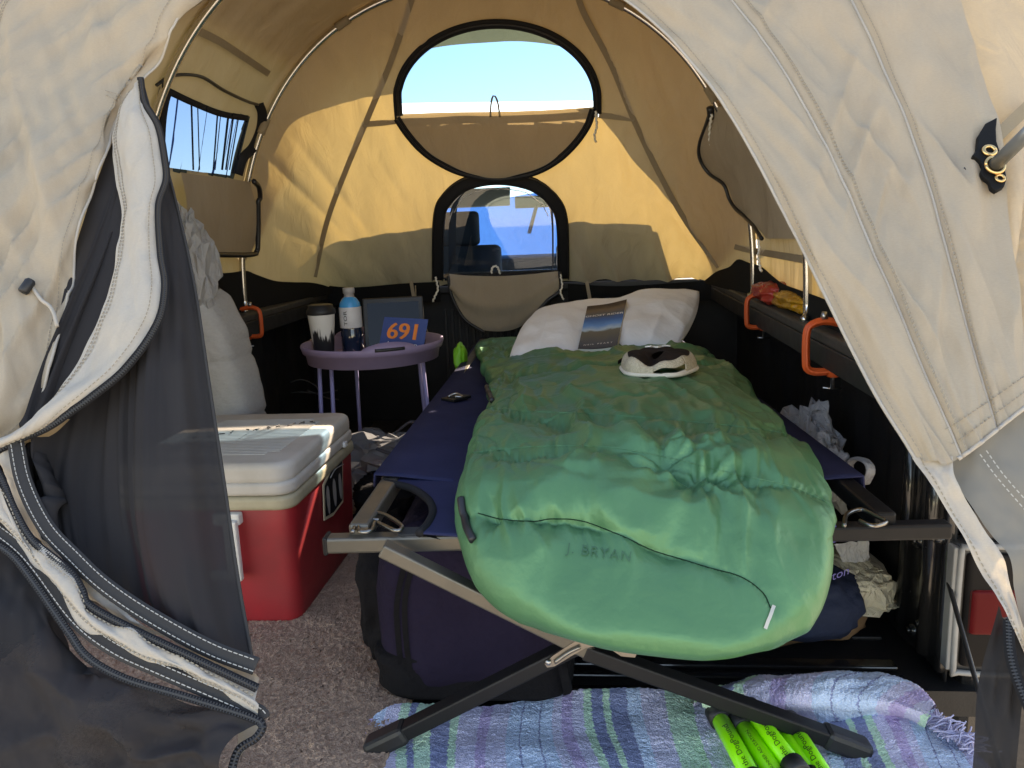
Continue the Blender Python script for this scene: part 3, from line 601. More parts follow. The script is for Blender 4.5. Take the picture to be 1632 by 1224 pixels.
GL = disp(GL, wr_left, sg); MB().grid(GL).build('door_wall', CANVAS, tent)
for k, q in ((.5, .0015), (1, 0)): MB().tube(ong(GL, k, q), .0024, 6).build('felled_seam', CANVAS_STRIP, tent)
stitches(tent, [ong(GL, .525), ong(GL, .535), ong(GL, .488), ong(GL, .965)], THREAD)
stitches(tent, [rp([(138, 137), (165, 150), (192, 160)], .012, 20), rp([(140, 131), (168, 144), (198, 153)], .012, 20)], THREAD)
outl = np.vstack([np.array(rp(AL, 0, 60))[::-1], [rear(560, -212), rear(640, -192), rear(700, -192), rear(850, -202), rear(1050, -232)], e2])
oz = np.r_[0, np.cumsum(np.linalg.norm(np.diff(outl, axis=0), axis=1))]; oz /= oz[-1]
arch_ = cr([tent_pt(t, Y_REAR-.03, .004) for t in np.linspace(math.pi-.001, .001, 80)], 120)
MB().grid(loft([np.stack([np.interp(np.linspace(0, 1, 120), oz, outl[:, k]) for k in range(3)], 1)+np.array([0, .006, 0]), arch_], 14, 120)).build('rear_shoulder', FLY, tent)
# cord and toggle
MB().tube(cr(rp([(14, 440), (30, 447), (48, 455), (66, 478), (78, 487), (86, 500), (91, 520)], .012), 30), .0032, 6).build('draw_cord', CANVAS_STRIP, tent)
c0, c1 = rear(36, 466, .02), rear(50, 446, .02); MB().tube([c0, c0*.9+c1*.1, c0*.15+c1*.85, c1], [.007, .0085, .0085, .006], 12).build('cord_toggle', RUBBER, tent)
# canvas zip strip of the door, curling
ZR = [(222, 125), (230, 165), (252, 202), (262, 250), (265, 288), (253, 330), (256, 400), (263, 450), (258, 500), (236, 545), (200, 590), (160, 622), (100, 660), (-10, 716)]
ZL = [(205, 148), (184, 190), (176, 235), (182, 290), (191, 350), (183, 420), (166, 490), (140, 542), (114, 592), (80, 637), (30, 690), (-14, 706)]
ZM = [((a[0]+b_[0])/2, (a[1]+b_[1])/2) for a, b_ in zip(cr([(x, y, 0) for x, y in ZR], 14), cr([(x, y, 0) for x, y in ZL], 14))]
Gz = loft([rp(ZL, .004), rp(ZM, .028), rp(ZR, .016)], 30, 160); sg = 1 if (gnormals(Gz)*(CAM-Gz)).sum() > 0 else -1
Gz = disp(Gz, lambda u, v, P: .006*fbm(np.stack([u*2, v*8, 0*u], 1), 3, 41), sg); MB().grid(Gz).build('door_flap', CANVAS_STRIP, tent)
stitches(tent, [ong(Gz, .08), ong(Gz, .15), ong(Gz, .86)], THREAD)
zip_line(tent, Gz[-1]+to_cam(Gz[-1])*.002, .012, .0065)
# sliver of mesh between panel and strip; underside curl of the strip
MB().grid(loft([rp([(180, 225), (165, 260), (140, 330), (110, 430), (85, 540), (50, 660)], -.012), rp([(182, 235), (190, 300), (195, 380), (180, 470), (140, 570), (60, 680)], -.012)], 12, 40)).build('screen_sliver', MESH_BLACK, tent)
Gc = loft([rp([(-5, 722), (40, 700), (80, 680), (105, 668)], .01), rp([(-5, 730), (40, 712), (85, 692), (112, 668)], -.02)], 8, 24); MB().grid(Gc).build('strip_underside', cloth_mat('under', (.55, .42, .27), (.5, .35, .2), .3), tent)
# hanging mesh door
MR = [(228, 135), (262, 250), (285, 340), (308, 450), (330, 600), (355, 765), (378, 920), (405, 1062)]
ML = [(30, 690), (-20, 560), (-40, 600), (-40, 640), (0, 690), (27, 706)]
B1 = [(24, 700), (38, 768), (72, 838), (118, 888), (165, 932), (232, 978), (330, 1032), (408, 1062)]
top = [(228, 135), (205, 250), (170, 380), (130, 500), (80, 600), (24, 700)]
GA = loft([rp(MR, -.03), rp([(228, 135), (240, 260), (230, 400), (225, 520), (230, 650), (250, 800), (290, 930), (340, 1035)], -.012), rp([(226, 137), (215, 260), (190, 400), (165, 520), (150, 640), (165, 780), (200, 880), (235, 978)], -.035), rp([(224, 139), (200, 260), (165, 390), (120, 510), (80, 620), (60, 720), (75, 800), (118, 888)], -.018), rp([(222, 140), (190, 265), (150, 390), (100, 520), (60, 610), (35, 660), (24, 690), (24, 700)], -.02)], 90, 160)
GA = disp(GA, lambda u, v, P: .020*noise(np.stack([u*9, v*1.2, 0*u], 1), 3)*np.clip(v*2, 0, 1)+.009*ridged(np.stack([u*22, v*1.6, 0*u], 1), 5)*np.clip(v*2, 0, 1))
mesh_door = MB().grid(GA).build('screen_door', MESH_BLACK, tent)
MB().tube(GA[0], .0026, 6).build('screen_hem', BLACKBAND, tent)
Z1 = [(-14, 735), (5, 770), (22, 812), (52, 862), (108, 908), (130, 940), (142, 965), (205, 1000), (300, 1045), (410, 1097)]
B2 = [(-14, 838), (30, 872), (62, 908), (120, 985), (180, 1032), (262, 1070), (400, 1130), (418, 1148)]
def band(Ac, Bc, o1, om, o2, m, name, amp=.004, nv=140, nu=16):
    a = np.array(rp(Ac, o1, nv)); c = np.array(rp(Bc, o2, nv)); mid = (a+c)/2+REAR_N*om
    Gb = loft([a, mid, c], nu, nv); s = 1 if (gnormals(Gb)*(CAM-Gb)).sum() > 0 else -1
    Gb = disp(Gb, lambda u, v, P: amp*fbm(np.stack([u*2, v*9, 0*u], 1), 3, 17), s); MB().grid(Gb).build(name, m, tent); return Gb
g1 = band([(x-2, y+14) for x, y in B1], [(x+4, y-4) for x, y in Z1], .012, .004, -.004, CANVAS_STRIP, 'door_band', .006)
g2 = band(Z1, B2, .022, .012, .020, CANVAS_STRIP, 'door_band', .006)
P = np.array(rp(B1, .016, 160)); MB().grid(ribbon(P, .022, to_cam, m=4)).build('binding_tape', BLACKBAND, tent, solid=.0015)
stitches(tent, [ribbon(P, .013, to_cam, m=2, lift=.003)[0], ribbon(P, .013, to_cam, m=2, lift=.003)[1]], THREAD_W, dash=.0055, gap=.0024, r=.0006)
zip_line(tent, rp(Z1, .026), .011, .0065)
P = np.array(rp(B2, .024, 160)); MB().grid(ribbon(P, .020, to_cam, m=4)).build('binding_tape', BLACKBAND, tent, solid=.0015)
stitches(tent, [ribbon(P, .011, to_cam, m=2, lift=.003)[0], ribbon(P, .011, to_cam, m=2, lift=.003)[1]], THREAD_W, dash=.0055, gap=.0024, r=.0006)
stitches(tent, [ong(g2, .25), ong(g2, .78)], THREAD)
Z2 = [(-14, 862), (20, 886), (55, 930), (108, 1006), (140, 1048), (200, 1082), (300, 1112), (395, 1142), (418, 1156), (408, 1176), (380, 1196), (366, 1240)]
zip_line(tent, rp(Z2, .028), .010, .008)
GB = loft([rp(Z2[:9], .02), rp([(-30, 960), (60, 1020), (160, 1100), (260, 1150), (370, 1190)], .03), rp([(-40, 1290), (80, 1290), (200, 1290), (300, 1290), (362, 1290)], .01)], 60, 90)
GB = disp(GB, lambda u, v, P: .020*fbm(np.stack([u*2.5, v*5, 0*u], 1), 3, 27)+.010*ridged(np.stack([u*4+v*3, v*7, 0*u], 1), 28)); MB().grid(GB).build('lower_screen', MESH_LOW, tent)
MB().grid(loft([rp([(372, 1140), (380, 1170), (372, 1225)], .004), rp([(414, 1158), (402, 1178), (370, 1225)], .012)], 8, 20)).build('door_band', CANVAS_STRIP, tent)

# ================================================================== THINGS IN THE BED
# ---- brown carpet
CARPET = mat('carpet', (.58, .39, .285), .98, var=.45, vscale=240, col2=(.37, .245, .175), bump=[(320, .8, .005), (30, .4, .012)], detail=3)
nx, ny = 300, 340; X, Y = np.meshgrid(np.linspace(-1.22, -.30, nx), np.linspace(.86, 2.6, ny), indexing='ij')
edge_x = -.345+.05*(Y-1.2)+.012*noise(np.stack([Y.ravel()*9, Y.ravel()*0, Y.ravel()*0], 1), 3).reshape(nx, ny)
X = -1.22+(X+1.22)/(.92)*(edge_x+1.22)
Z = .014+.0013*rng.normal(size=X.shape)+.004*fbm(np.stack([X.ravel()*9, Y.ravel()*9, 0*X.ravel()], 1), 3, 2).reshape(nx, ny)
X2 = X+.0015*rng.normal(size=X.shape); G = np.stack([X2, Y, Z], -1); G = np.concatenate([G, np.stack([X[-1:]+.002, Y[-1:], 0*Z[-1:]+.001], -1)], 0)
o = MB().grid(G).build('carpet', CARPET); o['label'] = 'brown cut pile carpet laid on the bed floor beside the red cooler'; o['category'] = 'carpet'

# ---- striped blanket
def stripe_mat(name, stops, axis=0, x0=0, x1=1):
    m = bpy.data.materials.new(name); m.use_nodes = True; nt = m.node_tree; b = nt.nodes['Principled BSDF']; b.inputs['Roughness'].default_value = .97; b.inputs['Specular IOR Level'].default_value = .1
    uv = nt.nodes.new('ShaderNodeUVMap'); sp = nt.nodes.new('ShaderNodeSeparateXYZ'); nt.links.new(uv.outputs[0], sp.inputs[0])
    tc = nt.nodes.new('ShaderNodeTexCoord'); n = nt.nodes.new('ShaderNodeTexNoise'); n.inputs['Scale'].default_value = 210; n.inputs['Detail'].default_value = 3; nt.links.new(tc.outputs['Object'], n.inputs[0])
    ma = nt.nodes.new('ShaderNodeMath'); ma.operation = 'MULTIPLY_ADD'; ma.inputs[1].default_value = .016; nt.links.new(n.outputs[0], ma.inputs[0]); nt.links.new(sp.outputs[axis], ma.inputs[2])
    sb = nt.nodes.new('ShaderNodeMath'); sb.operation = 'SUBTRACT'; sb.inputs[1].default_value = .008; nt.links.new(ma.outputs[0], sb.inputs[0])
    half = len(stops)//2; lo = stops[:28]; hi = stops[28:]
    r = nt.nodes.new('ShaderNodeValToRGB'); cr_ = r.color_ramp; cr_.interpolation = 'CONSTANT'
    while len(cr_.elements) < len(lo): cr_.elements.new(.5)
    for e, (p, c) in zip(cr_.elements, lo): e.position = p; e.color = (*c, 1)
    nt.links.new(sb.outputs[0], r.inputs[0])
    n2 = nt.nodes.new('ShaderNodeTexNoise'); n2.inputs['Scale'].default_value = 420; n2.inputs['Detail'].default_value = 2; nt.links.new(tc.outputs['Object'], n2.inputs[0])
    mx = nt.nodes.new('ShaderNodeMix'); mx.data_type = 'RGBA'; mx.blend_type = 'OVERLAY'; mx.inputs[0].default_value = .5; nt.links.new(r.outputs[0], mx.inputs[6]); nt.links.new(n2.outputs[0], mx.inputs[7]); nt.links.new(mx.outputs[2], b.inputs['Base Color'])
    bp = nt.nodes.new('ShaderNodeBump'); bp.inputs['Strength'].default_value = 1.0; bp.inputs['Distance'].default_value = .003; nt.links.new(n2.outputs[0], bp.inputs['Height']); nt.links.new(bp.outputs[0], b.inputs['Normal'])
    return m
BLU, LAV, GRN, NVY, LTG, PUR, PIN = (.60, .73, .92), (.68, .66, .84), (.58, .82, .62), (.29, .33, .52), (.6, .75, .62), (.58, .47, .72), (.70, .58, .72)
stops = [(0, BLU), (.05, PUR), (.09, BLU), (.13, LAV), (.17, GRN), (.195, NVY), (.21, GRN), (.25, NVY), (.29, GRN), (.31, LAV), (.36, PUR), (.39, LAV), (.44, BLU), (.475, NVY), (.48, BLU), (.525, NVY), (.53, BLU), (.56, LAV), (.585, PUR), (.61, LAV), (.64, GRN), (.66, NVY), (.685, GRN), (.70, NVY), (.74, BLU), (.77, LAV), (.83, GRN), (.90, LAV)]
BLK = stripe_mat('blanket_stripes', stops)
def uv_grid(o, nu, nv, fu=lambda u, v: u, fv=lambda u, v: v):
    me = o.data; uvl = me.uv_layers.new(name='UVMap'); U = np.repeat(np.linspace(0, 1, nu), nv); V = np.tile(np.linspace(0, 1, nv), nu)
    idx = np.array([l.vertex_index for l in me.loops]); uvl.data.foreach_set('uv', np.stack([fu(U, V)[idx], fv(U, V)[idx]], 1).ravel().astype(np.float32))
def flat_curve(px, z): return [aZ(x, y, z) for x, y in px]
blanket = thing('striped_blanket', 'fringed blue, lilac and green striped woven blanket over the tailgate', 'blanket', (.1, 1.1, 0))
nu, nv = 300, 170
far_ = flat_curve([(560, 1165), (640, 1130), (760, 1128), (900, 1108), (1000, 1105), (1110, 1112), (1200, 1100), (1320, 1092), (1440, 1100), (1500, 1140)], .012)
near_ = flat_curve([(480, 1400), (700, 1420), (900, 1420), (1100, 1420), (1300, 1420), (1450, 1390), (1620, 1290)], .012)
G = loft([far_, near_], nv, nu); G = np.transpose(G, (1, 0, 2))
P = G.reshape(-1, 3); h = .009*(fbm(np.stack([P[:, 0]*6, P[:, 1]*9, 0*P[:, 0]], 1), 3, 5)+.4)+.005*ridged(np.stack([P[:, 0]*5+P[:, 1]*3, P[:, 1]*5, 0*P[:, 0]], 1), 6)*np.clip((P[:, 0]+.1)*3, .1, 1)+.0008*rng.normal(size=len(P))
G[..., 2] += np.maximum(h, -.006).reshape(nu, nv)
o = MB().grid(G).build('cloth', BLK, blanket); uv_grid(o, nu, nv, fu=lambda u, v: .98-np.abs(.98-(u*1.55+.02))+.010*np.sin(v*7)+.008*np.sin(u*20+v*5))
# the turned-over corner, a thick roll lying on the first layer
fa = [aZ(x, y, .055) for x, y in ((1108, 1112), (1150, 1090), (1210, 1076), (1300, 1070), (1400, 1072), (1452, 1092), (1485, 1128))]
ft = [aZ(x, y, .075) for x, y in ((1112, 1108), (1160, 1098), (1230, 1088), (1310, 1085), (1400, 1090), (1450, 1112), (1480, 1138))]
fm = [aZ(x, y, .060) for x, y in ((1120, 1118), (1180, 1125), (1260, 1122), (1330, 1120), (1400, 1122), (1440, 1132), (1478, 1148))]
fb = [aZ(x, y, .020) for x, y in ((1125, 1122), (1190, 1140), (1270, 1146), (1340, 1148), (1400, 1142), (1440, 1142), (1475, 1152))]
fk = [p+np.array([0, .03, -.05]) for p in fa]
nu2, nv2 = 180, 60; G = np.transpose(loft([fk, fa, ft, fm, fb], nv2, nu2), (1, 0, 2)); P = G.reshape(-1, 3)
G = disp(G, lambda u, v, P: .008*fbm(np.stack([P[:, 0]*10+v*2, v*3, u*2], 1), 3, 8)+.0008*rng.normal(size=len(P)))
o = MB().grid(G).build('turned_corner', BLK, blanket); uv_grid(o, nu2, nv2, fu=lambda u, v: .12+u*.42+.10*v+.05*np.sin(v*3))
b = MB(); fr = [(1478, 1140), (1500, 1150), (1512, 1165), (1530, 1168), (1548, 1180), (1560, 1195)]
for k in range(90):
    t = random.random()*(len(fr)-1); i = int(t); f = t-i; x = fr[i][0]*(1-f)+fr[i+1][0]*f; y = fr[i][1]*(1-f)+fr[i+1][1]*f
    p = aZ(x-8, y+4, .022+random.random()*.02); L = .02+.03*random.random(); a = random.uniform(-.6, 1.5); d = np.array([math.cos(a)*L, math.sin(a)*L*.8, random.uniform(-.012, .012)])
    b.tube(cr([p-d*.4, p+d*.3+np.array([0, 0, .006*random.random()]), p+d*.7+rng.normal(size=3)*.003, p+d], 8), .0014, 4)
o = b.build('fringe', mat('fringe', (.42, .42, .60), .95), blanket); o['kind'] = 'stuff'

# ---- camping cot
cot = thing('camping_cot', 'wide navy folding cot with black steel legs, set along the bed', 'cot', (.03, 1.2, 0))
COTM = mat('cot_steel', (.15, .135, .11), .40, .6, var=.25, vscale=20); COTD = mat('cot_black', (.011, .011, .012), .45, spec=.25, var=.25, vscale=25)
NAVY = mat('navy_canvas', (.030, .034, .085), .85, bump=[(500, .3, .001), (14, .15, .01)], var=.25, vscale=9)
ZB = .36; bl, br = aZ(520, 866, ZB), aZ(1512, 843, ZB); ex = _n(br-bl); ey = np.array([-ex[1], ex[0], 0])
def along(px, py): return aZ(px, py, ZB)
MB().bar(bl, bl+(br-bl)*.55, .03, .026).build('end_bar', COTM, cot, smooth=False, bevel=.004)
MB().bar(bl+(br-bl)*.55, br, .029, .025).build('end_bar', COTD, cot, smooth=False, bevel=.004)
MB().bar(bl-ex*.002, bl+ex*.006, .034, .030).build('bar_cap', COTD, cot, smooth=False, bevel=.003)
LR0, RR0 = aZ(572, 850, ZB+.015), aZ(1412, 832, ZB+.015); LR1, RR1 = aZ(742, 590, .375), RR0+np.array([.0, 2.0, 0]); LR1 = LR0+(LR1-LR0)*1.45; RR1[0] -= .12
for a, c in ((LR0, LR1), (RR0, RR1)): MB().bar(a, c, .034, .030).build('side_rail', COTM if a is LR0 else COTD, cot, smooth=False, bevel=.005)
far_l, far_r = LR1, RR1
MB().bar(LR1+np.array([-.05, -.03, -.02]), RR1+np.array([.05, -.03, -.02]), .03, .026).build('end_bar', COTD, cot, smooth=False, bevel=.004)
# fabric: a sling from rail to rail with the curved cut-outs at the corners
nl, nw = 90, 50; V = np.linspace(0, 1, nl)
fl_s = aZ(612, 766, .385); fr_s = RR0+np.array([0, .16, .01])
def rail_pt(a, c, t): return a+(c-a)*t
rows = []
for v in V:
    l = fl_s+(LR1-fl_s)*v; r = fr_s+(RR1-fr_s)*v; row = []
    for w in np.linspace(0, 1, nw):
        p = l+(r-l)*w; p = p+np.array([0, 0, .012-.03*math.sin(w*math.pi)]); row.append(p)
    row[0] = l+np.array([-.02, 0, -.012]); row[1] = l+np.array([-.018, 0, .012]); row[-1] = r+np.array([.02, 0, -.012]); row[-2] = r+np.array([.018, 0, .012]); rows.append(row)
MB().grid(np.array(rows)).build('sling', NAVY, cot, solid=.003)
tA = [aZ(x, y, .385) for x, y in ((614, 768), (655, 778), (682, 796), (690, 815), (682, 835), (668, 850))]
tB = [p+np.array([.25, .0, -.004]) for p in tA]; tB = [aZ(x, y, .38) for x, y in ((760, 690), (770, 730), (775, 760), (775, 790), (775, 820), (775, 858))]
MB().grid(loft([tA, tB], 14, 40)).build('sling', NAVY, cot, solid=.003)
MB().tube(cr(tA, 40), .007, 8).build('black_binding', TAPE, cot)
Q = cr([p+np.array([0, 0, -.002]) for p in tA], 40); MB().grid(np.stack([Q, Q+np.array([.03, .015, -.015])])).build('corner_pocket', TAPE, cot)
MB().bar(along(636, 860), along(676, 859), .034, .031).build('sleeve_end', BLACKBAND, cot, smooth=False, bevel=.003)
MB().bar(along(675, 859), along(1330, 846), .0335, .0305).build('bar_sleeve', mat('violet_navy', (.10, .095, .33), .85, bump=[(400, .3, .001)]), cot, smooth=False, bevel=.006)
for k in range(7): pass
# wire catch at the left corner
wz = .385; wp = [aZ(x, y, wz) for x, y in ((562, 848), (570, 830), (585, 817), (612, 820), (640, 838), (632, 846), (608, 836), (598, 832), (592, 845), (575, 848), (572, 838), (585, 828), (604, 829))]
MB().tube(cr(wp, 80), .0035, 8).build('wire_catch', mat('dark_steel', (.25, .24, .22), .3, 1), cot)
wp = [aZ(x, y, wz) for x, y in ((1345, 838), (1350, 820), (1372, 812), (1395, 822), (1412, 832), (1390, 838), (1370, 830))]
MB().tube(cr(wp, 50), .0035, 8).build('wire_catch', MATS['dark_steel'], cot)
# crossed legs, three pairs
fL, fR = aZ(602, 1192, .02), aZ(1358, 1182, .02); cpt = aP(930, 1028, (fL+fR)/2, ey)
tl_ = aP(612, 868, (fL+fR)/2, ey); tr_ = np.array([2*cpt[0]-tl_[0]+.02, tl_[1]+.06, tl_[2]])
tl2 = tl_; tr2 = cpt+(cpt-fL)*((.345-cpt[2])/(cpt[2]-fL[2]))
def leg_set(dy, first):
    d = np.array([0, dy, 0]); dd = ey*.012
    fdir = _n(fR-cpt)
    MB().bar(tl2+d-dd, cpt+d-dd+fdir*.02, .022, .030, up=ey).build('leg', COTM if first else COTD, cot, smooth=False, bevel=.003)  # front upper half in lighter metal: reflected light put into its colour
    MB().bar(cpt+d-dd, fR+d-dd, .024, .032, up=ey).build('leg', COTD, cot, smooth=False, bevel=.003)
    MB().bar(fL+d+dd, cpt+d+dd, .024, .032, up=ey).build('leg', COTD, cot, smooth=False, bevel=.003)
    MB().bar(cpt+d+dd, tr2+d+dd, .022, .030, up=ey).build('leg', COTD, cot, smooth=False, bevel=.003)
    for f, s in ((fL+dd, -1), (fR-dd, 1)):
        u = _n(f-cpt); MB().bar(f+d-u*.055, f+d+u*.022, .032, .041, up=ey).build('foot_cap', RUBBER, cot, smooth=False, bevel=.008)
    if first:
        pts = [(868, 1058), (880, 1046), (920, 1020), (940, 1009), (965, 1016), (985, 1026), (1015, 1042), (1012, 1048), (990, 1046), (975, 1036), (955, 1030), (935, 1032), (910, 1046), (884, 1062), (872, 1064)]
        pl = [aP(x, y, cpt-ey*.028, ey) for x, y in pts]; n = len(pl); b = MB(); b.v = [tuple(p) for p in pl]+[tuple(p+ey*.004) for p in pl]
        b.f = [tuple(range(n)), tuple(range(2*n-1, n-1, -1))]+[(i, i+n, (i+1) % n+n, (i+1) % n) for i in range(n)]
        br_ = b.build('hinge_plate', mat('hinge_steel', (.30, .27, .23), .35, .9, var=.3, vscale=30), cot, smooth=False)
        for x, y in ((874, 1055), (931, 1020)): MB().tube([aP(x, y, cpt-ey*.026, ey), aP(x, y, cpt-ey*.034, ey)], [.0055, .004], 10).build('rivet', STEEL, br_)
        MB().tube(cr([aP(x, y, cpt-ey*.031, ey) for x, y in ((884, 1056), (905, 1041), (925, 1031))], 12), .003, 6).build('pressed_rib', MATS['hinge_steel'], br_)
leg_set(0, True); leg_set(1.0, False); leg_set(1.95, False)
c = aZ(727, 634, .396); MB().box(c, (.05, .07, .008), Matrix.Rotation(R(-35), 3, 'Z')).build('buckle_patch', COTD, cot, smooth=False, bevel=.003)
MB().tube(cr([c+np.array([-.02, -.01, .006]), c+np.array([0, .0, .012]), c+np.array([.02, -.015, .006]), c+np.array([.0, -.02, .008])], 16), .003, 6).build('buckle_wire', STEEL, cot)

# ---- sleeping bag
GREEN = None
def green_mat():
    m = mat('green_nylon', (.075, .215, .100), .43, metal=.34, spec=.45, sheen=.0, bump=[(9, .4, .014), (34, .45, .005), (700, .12, .0005)], var=.12, vscale=5, detail=5); return m
GREEN = green_mat()
bag = thing('sleeping_bag', 'puffy green sleeping bag with a black side zip, spread on the cot', 'sleeping bag', (.07, 1.9, .38))
na, nb = 640, 400
yk = [.985, 1.02, 1.08, 1.16, 1.3, 1.5, 1.8, 2.1, 2.4, 2.7, 2.95, 3.1]
cx = [.085, .08, .075, .072, .075, .08, .07, .053, .015, -.027, -.07, -.09]
hw = [.16, .22, .26, .282, .295, .302, .310, .315, .335, .352, .36, .33]
zt = [.355, .40, .455, .495, .515, .505, .50, .49, .475, .455, .44, .42]
zb = [.285, .262, .262, .285, .345, .372, .375, .375, .375, .375, .375, .375]
t = np.linspace(0, 1, na); yv = .972+(3.1-.972)*(t**1.25)
cxi, hwi, zti, zbi = [np.interp(yv, yk, k_) for k_ in (cx, hw, zt, zb)]
def sm(a, k=9): kk = np.ones(k)/k; return np.convolve(np.pad(a, (k//2, k//2), 'edge'), kk, 'valid')
cxi, hwi, zti, zbi = [sm(a, 47) for a in (cxi, hwi, zti, zbi)]
q = np.clip((yv-.972)/.14, 0, 1); rnd = (1-(1-q)**2.4)**(1/2.2); hwi = hwi*(.42+.58*rnd); hz = (zti-zbi)/2*(.02+.98*rnd**.8); zc = (zti+zbi)/2
ph = np.linspace(0, 2*math.pi, nb, endpoint=False); sgp = lambda a, p: np.sign(a)*np.abs(a)**p
XX = cxi[:, None]+hwi[:, None]*sgp(np.cos(ph), .82)[None]; ZZ = zc[:, None]+hz[:, None]*sgp(np.sin(ph), .86)[None]; YY = np.repeat(yv[:, None], nb, 1)
# the foot hangs lower on the right
ZZ = ZZ-.024*np.clip((XX+.08)/.22, 0, 1)*np.clip((1.25-YY)/.2, 0, 1)
G = np.stack([XX, YY, ZZ], -1)
P = G.reshape(-1, 3); up = np.clip((P[:, 2]-.36)/.1, 0, 1)
seams = [(1.155, .03, -.06), (1.33, .05, -.03), (1.60, .03, .02), (1.86, -.02, .03), (2.12, .05, .02), (2.40, .0, .05), (2.66, .04, 0)]
seams = [(2.02, .05, .02), (2.42, -.05, .02), (2.68, .0, 0)]
dmin = np.full(len(P), 9.); w_all = np.zeros(len(P))
for k, (y0, tilt, curv) in enumerate(seams):
    xx = P[:, 0]-.07; ys = y0+tilt*xx+curv*(xx*xx)/.09*.6+.012*noise(np.stack([P[:, 0]*6, P[:, 0]*0+k, P[:, 0]*0], 1), k)
    dmin = np.minimum(dmin, np.abs(P[:, 1]-ys))
foot_px = [(740, 822), (762, 818), (800, 822), (850, 822), (880, 818), (930, 822), (990, 845), (1040, 868), (1085, 882), (1130, 896), (1180, 915), (1215, 940), (1228, 965)]
mid_px = [(735, 728), (748, 722), (850, 712), (960, 712), (1060, 728), (1170, 755), (1260, 775), (1318, 800), (1345, 815)]
up_px = [(745, 652), (758, 650), (850, 656), (950, 660), (1060, 668), (1180, 680), (1270, 692)]
PX, PY = project(P)
for line, zl in ((foot_px, .27), (mid_px, .39), (up_px, .39)):
    Lq = cr([(x, y, 0) for x, y in line], 60)[:, :2]; dq = np.min(np.hypot(PX[:, None]-Lq[None, :, 0], PY[:, None]-Lq[None, :, 1]), 1)
    dq = dq/F_PX*np.linalg.norm(P-CAM, axis=1)*1.25+np.where(P[:, 2] < zl, .3, 0); dmin = np.minimum(dmin, dq)
puff = (-.016*np.exp(-(dmin/.016))-.016*np.exp(-(dmin/.06)))*np.clip(1.15-((P[:, 0]-np.interp(P[:, 1], yv, cxi))/np.interp(P[:, 1], yv, hwi))**4*.85, .2, 1)
near = np.exp(-dmin/.07)
xw = P[:, 0]+.04*noise(P*7, 3); yw = P[:, 1]+.05*noise(P*5, 4)
far_ = np.exp(-dmin/.2); wr = .012*near*ridged(np.stack([xw*17, yw*4, P[:, 2]*4], 1), 31)+.007*near*ridged(np.stack([xw*36, yw*8, P[:, 2]*6], 1), 32)+.011*far_*ridged(np.stack([xw*20+yw*3, yw*3, P[:, 2]*3], 1), 37)
head = np.clip((P[:, 1]-1.95)/.4, 0, 1)*np.clip(1.5-(P[:, 1]-2.2)*1.6, .35, 1)
wr = wr+head*(.012*ridged(np.stack([xw*6, yw*10, P[:, 2]*4], 1), 33)+.003*ridged(np.stack([xw*13+yw*5, yw*18, P[:, 2]*4], 1), 34))
yz = P[:, 1]-P[:, 2]; xq = P[:, 0]+.03*noise(P*9, 61)
wr = wr-.0060*np.exp(-(noise(np.stack([xq*26, yz*5, P[:, 1]*0], 1), 62)/.16)**2)*np.exp(-dmin/.06)-.0045*np.exp(-(noise(np.stack([xq*44+yz*9, yz*9, P[:, 1]*0], 1), 63)/.16)**2)*np.exp(-dmin/.04)-.0028*np.exp(-(noise(np.stack([xq*8+yz*7, yz*11-xq*6, P[:, 1]*0], 1), 64)/.08)**2)*(1-.7*head)
wr = wr+.009*fbm(P*np.array([5, 4, 5]), 3, 35)+.004*ridged(np.stack([xw*11+yw*6, yw*9-xw*5, P[:, 2]*9], 1), 36)
# deep pinch and radiating creases in the foot half
for (x0, y0, s, a) in ((.115, 1.22, .035, .030), (.16, 1.17, .03, .018)):
    dx, dy = P[:, 0]-x0, P[:, 1]-y0; rr = np.hypot(dx, dy*1.1); an = np.arctan2(dy, dx)
    wr = wr-a*np.exp(-(rr/s)**1.4)+.014*np.exp(-rr/.12)*noise(np.stack([np.cos(an)*3.2, np.sin(an)*3.2, rr*3], 1), 40)*np.clip(rr/.03, 0, 1)
dd = (puff+wr)*np.clip(up*1.2+.25, 0, 1)
Nn = gnormals(G).reshape(-1, 3); cen = np.stack([np.repeat(cxi, nb), P[:, 1], np.repeat(zc, nb)], 1); sgn = np.sign(((P-cen)*Nn).sum(1)+1e-9)
tipk = np.repeat(np.clip((yv-.972)/.05, .1, 1), nb)
P2 = P+Nn*(dd*sgn*tipk)[:, None]; G = P2.reshape(na, nb, 3)
b = MB().grid(G, closed_v=True); b.f.append(tuple(range(nb))); b.f.append(tuple((na-1)*nb+i for i in range(nb))[::-1])
shell = b.build('shell', GREEN, bag); bv_bag = bvh_of(shell)
def on_bag(pts, r, m, name, n=90, lift=.0004, sides=6):
    Pq = cast_path(bv_bag, pts, n, lift)
    return MB().tube(Pq, r, sides).build(name, m, bag) if len(Pq) > 3 else None
DKT = mat('dark_thread', (.008, .03, .016), .8)
seam_px = [(762, 818), (800, 822), (850, 822), (880, 818), (930, 822), (990, 845), (1040, 868), (1085, 882), (1130, 896), (1180, 915), (1215, 940), (1228, 965)]
on_bag([(x, y+9*min(1, (x-762)/60) if x < 1180 else y+4) for x, y in seam_px], .0009, DKT, 'foot_seam', 160)
on_bag([(748, 722), (850, 712), (960, 712), (1060, 728), (1170, 755), (1260, 775), (1318, 800)], .0007, mat('green_seam', (.07, .20, .10), .6), 'cross_seam', 160)
on_bag([(758, 650), (850, 656), (950, 660), (1060, 668), (1180, 680), (1250, 690)], .0007, MATS['green_seam'], 'cross_seam', 160)
